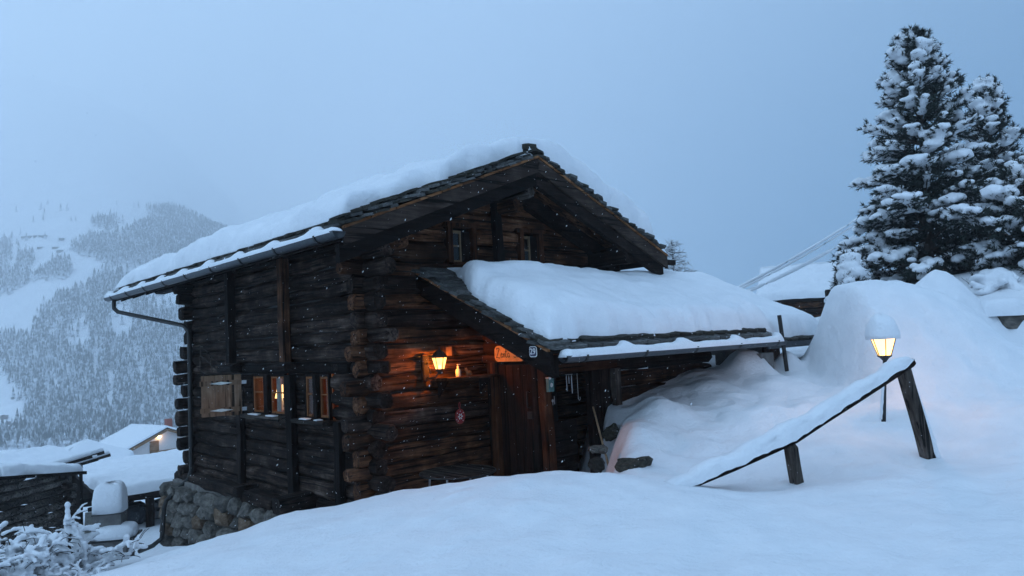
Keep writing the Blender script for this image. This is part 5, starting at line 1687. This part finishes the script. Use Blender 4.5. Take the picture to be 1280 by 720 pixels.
def pine(name, base, H, Rmax, seed, label, levels=24, lo=0.06, snow_voxel=0.035, dens=1.0, lean=(0, 0), rprof=None, group=None):
    r = random.Random(seed)
    t = thing(name, base, 0, label, 'tree', group)
    tr = [Vector((lean[0] * f * H, lean[1] * f * H, H * f - 0.3)) + Vector((0.05 * fbm(f * 3, seed), 0.05 * fbm(f * 3, seed + 5), 0)) for f in [i / 14 for i in range(15)]]
    trunk = make('trunk', tube(tr, [0.02 + 0.055 * H * 0.4 * (1 - i / 14) ** 1.1 for i in range(15)], 9), M['bark'], t, smooth=True)
    nv, nf, blobs = [], [], []
    limbs = []
    rp = rprof or (lambda f: (1 - f) ** 0.75 * min(1, 0.65 + f * 2.2))
    for lv in range(levels):
        f = lo + (0.985 - lo) * (lv / (levels - 1)) ** 0.95
        nb_ = max(3, round((8.5 - 4.5 * f) * dens))
        a0 = r.uniform(0, 6.28)
        for b in range(nb_):
            az = a0 + 6.283 * b / nb_ + r.uniform(-.3, .3)
            L = Rmax * rp(f) * r.uniform(0.6, 1.2) * (1 + 0.22 * fbm(az * 0.8, f * 4.0, seed + 3.3)) + 0.12
            el = 0.05 + 0.75 * f + r.uniform(-.12, .15)
            p = Vector((lean[0] * f * H, lean[1] * f * H, H * f - 0.3))
            d = Vector((math.cos(az) * math.cos(el), math.sin(az) * math.cos(el), math.sin(el)))
            n = max(4, int(L / 0.16))
            pts = [p.copy()]
            load = 0.85 + 0.75 * fbm(az * 0.6 + 11, f * 5.5, seed * 1.3) + r.uniform(-.2, .2)
            for i in range(n):
                d = (d + Vector((r.uniform(-.07, .07), r.uniform(-.07, .07), -0.42 * load * (1 - 0.45 * f) * L / n / max(L, 0.6)))).normalized()
                p = p + d * (L / n)
                pts.append(p.copy())
            limbs.append(tube(pts, [0.012 + 0.02 * L * (1 - i / n) * 0.6 for i in range(n + 1)], 5))
            for i in range(1, n + 1):
                g = i / n
                if g < 0.16:
                    continue
                ax = (pts[i] - pts[i - 1]).normalized()
                sd = ax.cross(Z).normalized()
                reach = min(0.5, 0.34 * L * (1.15 - g) + 0.10)
                for sgn in (-1, 1):
                    for q in range(2):
                        tw = (ax * r.uniform(0.35, 0.9) + sd * sgn * r.uniform(0.4, 1.0) + Z * r.uniform(-0.35, 0.3)).normalized()
                        tl = reach * r.uniform(0.5, 1.1)
                        for m in range(max(1, int(tl / 0.11))):
                            pp = pts[i] + tw * (tl * (m + 1) / max(1, int(tl / 0.11))) - Z * (0.1 * tl * (m + 1) ** 1.2 * 0.3)
                            tri_needles(nv, nf, pp, tw, r, 13, 0.12, 0.013)
                        # snow hand on the outer twigs
                        if g > 0.34 and load > 0.66 and r.random() < 0.60 * (0.75 + 0.5 * g):
                            sz = r.uniform(0.05, 0.125) * (0.65 + 0.5 * load)
                            blobs.append((pts[i] + tw * tl * r.uniform(0.4, 1.0) + Z * 0.045, (sz * r.uniform(0.9, 1.4), sz * r.uniform(0.9, 1.4), sz * r.uniform(0.55, 0.85))))
                tri_needles(nv, nf, pts[i], ax, r, 10, 0.13, 0.0105)
                if g > 0.4 and r.random() < 0.5 + 0.4 * load:
                    sz = r.uniform(0.07, 0.17) * (0.55 + 0.6 * load)
                    blobs.append((pts[i] + Z * 0.055, (sz * 1.15, sz * 1.15, sz * 0.75)))
            # finger of snow drooping over the tip
            tip = pts[-1]
            if r.random() < 0.7:
                blobs.append((tip + Z * 0.02, (0.07, 0.07, 0.075)))
            tri_needles(nv, nf, tip, d, r, 14, 0.15, 0.011)
            if r.random() < 0.45:
                for m in range(3):
                    tri_needles(nv, nf, tip + Z * (0.04 + 0.06 * m), (d + Z * 1.8).normalized(), r, 14, 0.10, 0.013)
    for k in range(7):                           # upright candles at the top
        q = r.uniform(0, 6.28)
        o = Vector((lean[0] * H + 0.16 * math.cos(q) * (k > 0), lean[1] * H + 0.16 * math.sin(q) * (k > 0), H - 0.36 - 0.08 * k))
        dd = (Z + Vector((math.cos(q), math.sin(q), 0)) * 0.25).normalized()
        for m in range(4):
            tri_needles(nv, nf, o + dd * 0.09 * m, dd, r, 18, 0.11, 0.011)
    make('limb', join(*limbs), M['bark'], trunk)['kind'] = 'stuff'
    crown = make('crown', (nv, nf), M['needles'], t)
    sn = fused('crown_snow', blobs_vf(blobs, 1), snow_voxel, M['snow'], t, 3)
    sn['kind'] = 'stuff'
    return t, len(nf), len(blobs)

tb_ = site(1172, 420, 17.0)
print('pine', pine('pine_tree', (tb_.x, tb_.y, gz(tb_.x, tb_.y)), site(1180, 36, 17.0).z - gz(tb_.x, tb_.y) + 0.3, 2.05, 31,
      'tall snow laden pine towering above the snow heaps', levels=24, lean=(0.012, 0), rprof=lambda f: (1 - f) ** 0.62 * (0.92 if f > 0.3 else 0.98))[1:])
tb_ = site(1262, 420, 18.6)
print('pine', pine('pine_tree', (tb_.x, tb_.y, gz(tb_.x, tb_.y)), site(1258, 98, 18.6).z - gz(tb_.x, tb_.y) + 0.3, 1.75, 47,
      'slimmer second pine growing against the right edge behind the tall one', levels=22, rprof=lambda f: (1 - f) ** 0.85 * 0.95)[1:])
tb_ = site(1300, 420, 15.2)
print('pine', pine('pine_tree', (tb_.x, tb_.y, gz(tb_.x, tb_.y)), site(1300, 215, 15.2).z - gz(tb_.x, tb_.y) + 0.3, 1.2, 53,
      'low heavily drooping pine at the right edge above the stone wall', levels=14, rprof=lambda f: (1 - f) ** 0.6)[1:])
tb_ = site(1068, 400, 15.5)
print('pine', pine('young_pine', (tb_.x, tb_.y, gz(tb_.x, tb_.y)), site(1061, 330, 15.5).z - gz(tb_.x, tb_.y) + 0.3, 0.42, 61,
      'young pine sapling poking up beside the hay barn', levels=9, snow_voxel=0.03)[1:])

# ------------------------------------------------------------------ leafless, snow covered shrubs and trees
def bare_plant(name, base, label, cat, seed, stems, length, depth, r0, snow_r, voxel, spread=0.55, up=0.5, group=None, upright=False):
    r = random.Random(seed)
    t = thing(name, base, 0, label, cat, group)
    tubes, blobs = [], []
    def grow(p, d, L, rad, lev):
        n = 4
        pts = [p.copy()]
        for i in range(n):
            d = (d + Vector((r.uniform(-.2, .2), r.uniform(-.2, .2), r.uniform(-.12, .14) - 0.03 * lev))).normalized()
            p = p + d * (L / n)
            pts.append(p.copy())
        tubes.append(tube(pts, [max(0.0035, rad * (1 - 0.45 * i / n)) for i in range(n + 1)], 5))
        if lev >= 1:
            load = r.uniform(0.5, 1.5) if lev < depth else r.choice((0.0, 0.0, 0.7, 1.0, 1.35))
            for i in range(n):
                for h in range(3):
                    q = pts[i].lerp(pts[i + 1], (h + 0.5) / 3)
                    k = snow_r * load * r.uniform(0.6, 1.3)
                    if k > snow_r * 0.4:
                        blobs.append((q + Z * (k * 0.6 + rad * 0.5), (k, k, k * 0.8)))
        if lev < depth:
            for k in range(r.choice((2, 3, 3))):
                i = r.choice((2, 3, 4))
                nd = (d * r.uniform(0.5, 1.0) + Vector((r.uniform(-1, 1), r.uniform(-1, 1), r.uniform(-0.2, 0.8))) * spread * 1.4).normalized()
                grow(pts[i], nd, L * r.uniform(0.6, 0.85), rad * 0.6, lev + 1)
    for k in range(stems):
        q = 6.283 * k / stems + r.uniform(-.4, .4)
        d = Vector((math.cos(q) * spread, math.sin(q) * spread, up if not upright else 2.0)).normalized()
        grow(Vector((0.1 * math.cos(q), 0.1 * math.sin(q), -0.15)), d, length * r.uniform(0.8, 1.2), r0, 0)
    st = make('stem', join(*tubes), M['twig'], t)
    st['kind'] = 'stuff'
    sn = fused('branch_snow', blobs_vf(blobs, 1), voxel, M['snow'], t, 2)
    sn['kind'] = 'stuff'
    return t
def on_ground(px, py, d):
    p = site(px, py, d)
    return Vector((p.x, p.y, gz(p.x, p.y)))
bare_plant('snowy_shrub', on_ground(22, 715, 7.9) - Z * 0.05, 'leafless shrub smothered in snow at the lower left corner', 'shrub', 8, 8, 0.50, 5, 0.012, 0.024, 0.010, 0.6, 1.0)
bare_plant('snowy_shrub', on_ground(-30, 720, 8.5) - Z * 0.05, 'taller snow laden shrub cut by the left picture edge', 'shrub', 17, 8, 0.55, 5, 0.012, 0.024, 0.010, 0.5, 1.1)
bare_plant('snowy_shrub', on_ground(62, 720, 8.1) - Z * 0.12, 'low shrub buried in snow beside the concrete block', 'shrub', 23, 7, 0.31, 5, 0.010, 0.022, 0.010, 0.7, 0.8)

# frosted larch behind the house
def larch(base, H, seed, label):
    r = random.Random(seed)
    t = thing('larch_tree', base, 0, label, 'tree', 'frosted larches behind the house')
    make('trunk', tube([(0, 0, -0.5), (0.05, 0, H * 0.5), (0, 0.03, H)], [0.13, 0.08, 0.015], 8), M['twig'], t, smooth=True)
    tw, sn = [], []
    for k in range(75):
        f = 0.12 + 0.86 * k / 74
        az = r.uniform(0, 6.28)
        L = 0.34 * H * (1 - f) ** 0.8 + 0.15
        d = Vector((math.cos(az), math.sin(az), 0.25))
        pts = [Vector((0, 0, H * f)) + d * (L * i / 5) - Z * (0.1 * L * (i / 5) ** 2) for i in range(6)]
        tw.append(tube(pts, [0.02 - 0.003 * i for i in range(6)], 4))
        sn.append(tube([p + Z * 0.022 for p in pts[1:]], 0.02, 4))
        for i in range(1, 6):
            for q in range(3):
                e = pts[i] + Vector((r.uniform(-1, 1), r.uniform(-1, 1), r.uniform(-.5, .7))).normalized() * r.uniform(0.15, 0.32)
                tw.append(tube([pts[i], e], [0.009, 0.005], 3))
                sn.append(tube([pts[i] + Z * 0.012, e + Z * 0.012], 0.009, 3))
    make('branch', join(*tw), M['twig'], t)['kind'] = 'stuff'
    make('branch_frost', join(*sn), M['snow'], t)['kind'] = 'stuff'
tb_ = site(846, 400, 34); larch(Vector((tb_.x, tb_.y, gz(tb_.x, tb_.y))), site(846, 300, 34).z - gz(tb_.x, tb_.y), 3, 'tall frosted larch just behind the end of the main roof')
tb_ = site(868, 400, 36); larch(Vector((tb_.x, tb_.y, gz(tb_.x, tb_.y))), site(868, 338, 36).z - gz(tb_.x, tb_.y), 4, 'shorter frosted larch to the right of the tall one behind the roof')
# rounded bush under the low pine
blb = []
br_ = random.Random(77)
bb = site(1243, 352, 14.6)
for k in range(46):
    q, e = br_.uniform(0, 6.28), br_.uniform(0.05, 1.4)
    rr = br_.uniform(0.3, 0.62)
    blb.append((Vector((rr * math.cos(q) * math.cos(e) * 0.9, rr * math.sin(q) * math.cos(e), rr * math.sin(e) * 0.75)), (br_.uniform(.1, .19), br_.uniform(.1, .19), br_.uniform(.07, .13))))
bs = bare_plant('snowy_bush', Vector((bb.x, bb.y, bb.z - 0.25)), 'rounded bush bowed under snow below the pines', 'bush', 41, 7, 0.34, 2, 0.012, 0.045, 0.025, 0.8, 0.8)
fused('snow_load', blobs_vf(blb, 2), 0.035, M['snow'], bs, 4)['kind'] = 'stuff'

# ------------------------------------------------------------------ the village below on the left
# two-step concrete block with snow
cbp = on_ground(141, 700, 10.6)
cb = thing('concrete_block', cbp, math.radians(14), 'stepped grey concrete flue block with two thick snow caps', 'block')
czb = site(141, 697, 10.6).z - cbp.z
make('base_block', box(-0.22, 0.23, -0.2, 0.25, -0.5, czb + 0.27), M['concrete'], cb)
make('slab', box(-0.25, 0.33, -0.24, 0.29, czb + 0.272, czb + 0.30), M['iron'], cb)
make('top_block', box(-0.235, 0.135, -0.1, 0.25, czb + 0.302, czb + 0.625), M['concrete'], cb)
make('top_plate', box(-0.245, 0.145, -0.11, 0.26, czb + 0.627, czb + 0.64), M['iron'], cb)
o_ = snow_cushion('block_snow', cbp + Z * (czb + 0.64) + Vector((-0.065, 0.07, 0)), 0.205, 0.2, 0.42, M['snow'], seed=2, rz=math.radians(14), n=4.5, rough=0.07)
tag(o_, 'tall square cap of snow on top of the concrete block', 'snow', kind='stuff')
o_ = snow_cushion('block_snow', cbp + Z * (czb + 0.301) + Vector((0.035, 0.02, 0)), 0.29, 0.265, 0.17, M['snow'], seed=5, rz=math.radians(14), n=3.5, rough=0.1)
tag(o_, 'thick layer of snow on the lower step of the concrete block', 'snow', kind='stuff')

# open shelter with a broad snow roof: corners measured on the snow surface
e0, e1 = site(128, 612, 17.5), site(300, 585, 18.5)          # front eave
r0_, r1_ = site(92, 580, 23), site(300, 556, 24)             # back edge
cpl = Vector((e0.x, e0.y, min(gz(e0.x, e0.y), -2.2)))
cp = thing('open_shelter', cpl, 0, 'open sided wood shelter under a broad flat snow roof', 'shelter')
q4 = [e0, e1, r1_, r0_]
V = [p - cpl - Z * 0.34 for p in q4] + [p - cpl - Z * 0.24 for p in q4]
make('roof', (V, [(3, 2, 1, 0), (4, 5, 6, 7), (0, 1, 5, 4), (1, 2, 6, 5), (2, 3, 7, 6), (3, 0, 4, 7)]), M['dark_x'], cp)
for f in (0.03, 0.33, 0.62, 0.93):
    for (a, b) in ((e0, e1), (r0_, r1_)):
        p = a.lerp(b, f)
        make('post', beam(Vector((p.x, p.y, gz(p.x, p.y) - 0.2)) - cpl, p - cpl - Z * 0.36, 0.16, 0.16, seg=2, jit=0.01), M['dark_z'], cp)
for k in range(4):
    p = e0.lerp(r0_, 0.1 + 0.25 * k)
    make('rail', beam(p - cpl - Z * 0.55 + Vector((-0.25, 0, 0)), p - cpl - Z * 0.5 + Vector((0.5, 0, 0)), 0.1, 0.1), M['dark_x'], cp)
# back boarding
for k in range(7):
    a, b = r0_.lerp(r1_, k / 7 + 0.004), r0_.lerp(r1_, (k + 1) / 7 - 0.004)
    make('back_board', ([p - cpl + Vector((0, dy, dz)) for dz in (-1.35, -0.36) for dy in (-0.1, -0.06) for p in (a, b)], box(0, 1, 0, 1, 0, 1)[1]), M['dark_z'], cp)
snow_slab('shelter_snow', e0 - Z * 0.236, e1 - e0, r0_ - e0, lambda s, t: 0.25, M['snow'], na=44, nb=30, edge=(.16, .1, .14, .3), wob=(.05, .02, .05, .05), seed=15, lump=0.05)
tag(bpy.data.objects['shelter_snow'], 'broad smooth sheet of snow on the open wood shelter', 'snow', kind='stuff')
for k, (px, py, d, s, lb) in enumerate(((163, 628, 18.5, (0.9, 0.7, 0.62), 'tarpaulin covered heap under the shelter nearest its corner post'), (212, 622, 19.5, (1.1, 0.8, 0.72), 'larger tarpaulin covered heap deep under the shelter'))):
    p = site(px, py, d)
    b_ = random.Random(k + 90)
    o_ = inst('covered_heap', rock_mesh(b_, 3, 0.3), M['tarp'], None, Vector((p.x, p.y, gz(p.x, p.y) + 0.25)), (0, 0, k), s)
    tag(o_, lb, 'heap')
p = site(113, 645, 18.2)
o_ = make('pale_board', box(-0.13, 0.13, -0.02, 0.02, 0, 0.5), M['pale_sheet'], None, loc=Vector((p.x, p.y, gz(p.x, p.y) - 0.02)), rot=(math.radians(-12), 0, math.radians(20)))
tag(o_, 'pale sheet of board leaning under the shelter', 'board')

# dilapidated log barn: long wall falling away to the right with crossing ends
lbp = on_ground(40, 640, 15.5)
A0, A1 = site(-60, 624, 14.0), site(78, 599, 16.4)           # top of the log wall
lb = thing('log_barn', Vector((A1.x, A1.y, gz(A1.x, A1.y))), 0, 'old sagging log barn with bare crossing log ends', 'barn')
lo = lb.location
rb = random.Random(14)
w_dir = Vector((A1.x - A0.x, A1.y - A0.y, 0)).normalized()
b_dir = Vector((-w_dir.y, w_dir.x, 0))
topz = A1.z - lo.z
Lw = 4.6
for k in range(11):
    z = topz - 0.07 - k * 0.165
    x0 = -Lw
    tilt = 0.10
    p0 = w_dir * x0 + Z * (z - tilt)
    p1 = w_dir * (0.12 + rb.uniform(-.05, .22)) + Z * (z + rb.uniform(-.02, .02))
    make('log', beam(p0, p1, 0.16, 0.14, ch=0.3, seg=6, jit=0.016, endr=0.15, r=rb), M['barn_x'], lb)
    make('log', beam(b_dir * -rb.uniform(0.15, 0.35) + Z * (z - 0.075), b_dir * 3.2 + Z * (z - 0.075), 0.16, 0.13, ch=0.3, seg=4, jit=0.014, endr=0.15, r=rb), M['log_y'], lb)
for k in range(2):                                           # low gable peak of the wall
    z = topz + 0.07 + k * 0.15
    h = 1.7 - 0.8 * k
    c = w_dir * -1.75
    if h > 0.2:
        make('log', beam(c - w_dir * h + Z * z, c + w_dir * h * 0.9 + Z * (z + 0.02), 0.16, 0.14, ch=0.3, seg=5, jit=0.015, endr=0.15, r=rb), M['barn_x'], lb)
pk = w_dir * -1.75 + Z * (topz + 0.30)
el, er = w_dir * -4.4 + Z * (topz - 0.02), w_dir * 0.32 + Z * (topz + 0.03)
for (a, b, nm) in ((el, pk, 'roof'), (pk, er, 'roof')):
    V = [p + b_dir * d + Z * zz for zz in (0.02, 0.09) for d in (-0.35, 3.4) for p in (a, b)]
    make(nm, (V, box(0, 1, 0, 1, 0, 1)[1]), M['dark_x'], lb)
for j, (a, b) in enumerate(((el, pk), (er, pk))):
    snow_slab('barn_roof_snow', lo + a - b_dir * 0.33 + Z * 0.09, b_dir * 3.7, b - a, lambda s, t: 0.17, M['snow'], na=24, nb=20, edge=(.1, .2, .14, .02), wob=(.1, .05, .1, 0.0), seed=20 + j, lump=0.1)
tag(bpy.data.objects['barn_roof_snow'], 'snow on the far slope of the sagging log barn', 'snow', kind='stuff')
tag(bpy.data.objects['barn_roof_snow.001'], 'snow on the log barn slope facing the open shelter', 'snow', kind='stuff')
for k in range(4):                                           # poles stacked between barn and shelter
    p = site(74 + 9 * k, 582 + 6 * (k % 2) - 3 * k, 17.5 + 0.6 * k)
    d = Vector((0.95, 0.45, 0.22)).normalized()
    o_ = make('stacked_pole', tube([p - d * 0.6, p + d * 0.7], [0.05, 0.045], 8), M['grey_x'])
    lbx = ['pole end jutting out nearest the log barn', 'second snowy pole end from the log barn', 'third snowy pole end from the log barn', 'pole end jutting out nearest the shelter roof'][k]
    tag(o_, lbx, 'pole', 'poles between barn and shelter')
    o2 = make('pole_snow', tube([p - d * 0.58 + Z * 0.07, p + Z * 0.08, p + d * 0.68 + Z * 0.07], [0.05, 0.075, 0.045], 9), M['snow'], smooth=True)
    tag(o2, 'snow on the ' + lbx, 'snow', 'snow on the stacked poles', 'stuff')
    o3 = make('pole_prop', beam(Vector((p.x, p.y, gz(p.x, p.y) - 0.2)), p - Z * 0.04, 0.07, 0.07), M['dark_z'])
    tag(o3, 'thin prop under the ' + lbx, 'prop', 'props under the poles')

# roofs and houses farther down
def small_house(name, px, py, d, w, dp, wall_h, rise, rz, wall, label, snow_label, over=0.35, th=0.3, cat='hut', logs=False):
    """px,py: middle of the front wall top; gable ends along local x."""
    p = site(px, py, d)
    g = min(gz(p.x, p.y), p.z - wall_h)
    t = thing(name, Vector((p.x, p.y, g)), rz, label, cat)
    zt = p.z - g
    V = [Vector(q) for q in ((-w/2, 0, -0.5), (w/2, 0, -0.5), (w/2, dp, -0.5), (-w/2, dp, -0.5), (-w/2, 0, zt), (w/2, 0, zt), (w/2, dp, zt), (-w/2, dp, zt), (0, 0, zt + rise), (0, dp, zt + rise))]
    F = [(0, 1, 5, 8, 4), (1, 2, 6, 5), (2, 3, 7, 9, 6), (3, 0, 4, 7), (5, 6, 9, 8), (4, 8, 9, 7), (3, 2, 1, 0)]
    make('wall', (V, F), wall, t)
    R = Matrix.Rotation(rz, 3, 'Z')
    k = rise / (w / 2)
    for j, sgn in enumerate((-1, 1)):
        V = [Vector((x, y, zt + rise - k * abs(x) + dz)) for dz in (0.02, 0.14) for y in (-over, dp + over) for x in ((0.0, sgn * (w/2 + over)) if sgn > 0 else (-(w/2 + over), 0.0))]
        make('roof', (V, box(0, 1, 0, 1, 0, 1)[1]), M['dark_y'], t)
        xe = sgn * (w/2 + over)
        o = snow_slab(name + '_snow', Vector((p.x, p.y, g)) + R @ Vector((xe, -over, zt + rise - k * abs(xe) + 0.145)), R @ Vector((0, dp + 2 * over, 0)), R @ Vector((-xe, 0, k * abs(xe))), lambda s, t_: th, M['snow'],
                      na=16, nb=12, edge=(.15, .15, .15, .02), wob=(.04, .04, .04, 0), seed=px * 0.1 + j, lump=0.05)
        tag(o, snow_label[j], 'snow', kind='stuff')
    return t, zt
hut, zt = small_house('log_hut', 84, 597, 30, 3.3, 4.5, 1.6, 0.62, math.radians(22), M['grey_x'], 'small dark log hut with snowy gable behind the poles', ('snow on the hut roof facing the mountain', 'snow on the hut roof facing the shelter'))
h2, zt = small_house('farm_building', -10, 604, 26, 3.0, 2.4, 1.8, 0.42, math.radians(-8), M['grey_x'], 'snowy roofed farm building behind the sagging log barn', ('snow on the farm building roof at the picture edge', 'snow on the farm building roof sloping to the hut'), th=0.4)
for k, x in enumerate((-0.55, 0.1, 0.75)):
    make('post', box(x, x + 0.14, -0.3, -0.16, zt - 1.2, zt + 0.2), M['dark_z'], h2)
    make('opening', box(x + 0.2, x + 0.5, -0.03, 0.02, zt - 0.6, zt + 0.12), M['black'], h2)

# white chalet with a lit gable lamp
chalet, zt = small_house('white_chalet', 205, 556, 80, 8.6, 6.0, 2.4, 1.75, math.radians(55), M['wall_white'], 'white chalet with wooden door, snowy roof and a lit gable lamp',
                         ('even snow on the large roof slope of the white chalet', 'snow on the far roof slope of the white chalet'), over=0.7, th=0.22, cat='house')
make('timber_wall', box(-4.36, -4.305, 3.4, 6.02, -0.5, zt - 0.02), M['chalet'], chalet)
make('window', box(-4.35, -4.305, 1.1, 1.6, zt - 0.75, zt - 0.25), M['black'], chalet)
for sgn in (-1, 1):
    make('barge_board', beam((sgn * 5.0, -0.74, zt + 1.75 - 0.407 * 5.0 - 0.1), (sgn * 0.06, -0.74, zt + 1.75 - 0.12), 0.1, 0.26), M['chalet'], chalet)
make('chimney', box(1.9, 2.5, 2.6, 3.2, zt + 0.6, zt + 2.5), M['brick'], chalet)
make('door', box(-1.6, -0.6, -0.07, -0.004, zt - 1.35, zt + 0.55), M['chalet'], chalet)
make('balcony', join(box(-1.9, 3.9, -1.1, -1.0, zt - 0.55, zt - 0.42), box(-1.9, 3.9, -1.1, -1.0, zt - 1.0, zt - 0.88), box(-1.9, 3.9, -1.15, 0.0, zt - 1.5, zt - 1.38),
                     *[box(x, x + 0.12, -1.1, -1.0, zt - 1.38, zt - 0.42) for x in (-1.9, -0.5, 0.9, 2.3, 3.75)]), M['chalet'], chalet)
make('post', box(2.6, 2.8, -1.05, -0.85, zt - 2.6, zt + 0.75), M['brick'], chalet)
lampm = make('gable_lamp', lathe([(0.06, -0.14), (0.15, -0.05), (0.15, 0.06), (0.05, 0.14)], 8), M['bulb'], chalet)
lampm.location = (-0.6, -0.22, zt + 0.95)
make('lamp_bracket', box(-0.63, -0.57, -0.2, -0.002, zt + 1.06, zt + 1.12), M['iron'], chalet)

# far huts on the open alp
hr = random.Random(2)
for k, (px, py, lb_) in enumerate(((30, 299, 'far dark hut at the left end of the alpine hamlet'), (37, 298, 'second far hut from the left of the hamlet'), (45, 297, 'middle far hut of the hamlet row'), (52, 296, 'far hut highest in the hamlet row'),
                                   (56, 298, 'far hut at the right end of the hamlet row'), (77, 301, 'lone far hut just right of the hamlet row'), (50, 311, 'far hut standing below the hamlet'), (69, 311, 'far hut lowest among those below the hamlet'), (75, 316, 'far hut nearest the upper forest edge'))):
    best = None
    for r in np.linspace(500, 1400, 200):
        p = site(px, py, r)
        s = p.x / p.y
        g = mountain_point(s, p.y)
        if p.z - g.z < 0:
            best = g
            break
    if best is None:
        continue
    t = thing('far_hut', best, hr.uniform(-.4, .4), lb_, 'hut', 'huts on the far alp')
    w, h = hr.uniform(3.6, 5.2), hr.uniform(1.4, 2.0)
    make('wall', box(-w/2, w/2, -2.5, 2.5, -1, h), M['grey_x'], t)
    V = [Vector(q) for q in ((-w/2 - .6, -3.2, h), (w/2 + .6, -3.2, h), (w/2 + .6, 3.2, h), (-w/2 - .6, 3.2, h), (-w/2 - .6, 0, h + 1.3), (w/2 + .6, 0, h + 1.3))]
    make('roof', (V, [(0, 1, 5, 4), (2, 3, 4, 5), (0, 4, 3), (1, 2, 5), (3, 2, 1, 0)]), M['snow_far'], t)

# ------------------------------------------------------------------ falling snow and the misty air
def snowfall():
    r = random.Random(99)
    base = np.array([(1, 0, 0), (-1, 0, 0), (0, 1, 0), (0, -1, 0), (0, 0, 1), (0, 0, -1)], float)
    tri = np.array([(0, 2, 4), (2, 1, 4), (1, 3, 4), (3, 0, 4), (2, 0, 5), (1, 2, 5), (3, 1, 5), (0, 3, 5)])
    V, F, n = [], [], 0
    for k in range(6500):
        d = 2.2 + 10.5 * r.random() ** 0.7
        u, v = r.uniform(-0.1, 1.1), r.uniform(-0.05, 1.0)
        p = site(1280 * u, 720 * v, d)
        if p.z < gz(p.x, p.y) + 0.1:
            continue
        s = r.uniform(0.0010, 0.0022)
        tilt = Matrix.Rotation(r.uniform(0.3, 0.9), 3, 'Y') @ Matrix.Rotation(r.uniform(0, 3), 3, 'Z')
        b = base * np.array((s, s, s * r.uniform(1.5, 3.0)))
        b = b @ np.array(tilt).T
        V.append(b + np.array(p)); F.append(tri + n); n += 6
    return np.concatenate(V).tolist(), np.concatenate(F).tolist()
tag(make('falling_snow', snowfall(), M['snow']), 'snowflakes drifting down through the dusk air', 'snowflakes', kind='stuff')

hz, hn_, hl, hp = new_mat('misty air')
hn_.remove(hp)
pv = hn_.new('ShaderNodeVolumePrincipled')
pv.inputs['Color'].default_value = (0.985, 0.992, 1.0, 1)
pv.inputs['Density'].default_value = 0.00095
pv.inputs['Anisotropy'].default_value = 0.6
hl.new(pv.outputs[0], hn_['Material Output'].inputs['Volume'])
haze = make('haze', box(-1500, 760, -260, 4200, -75, 1130), hz, rot=(0, 0, math.radians(35)))
tag(haze, 'cold mist filling the valley and hiding the peaks', 'haze', kind='stuff')
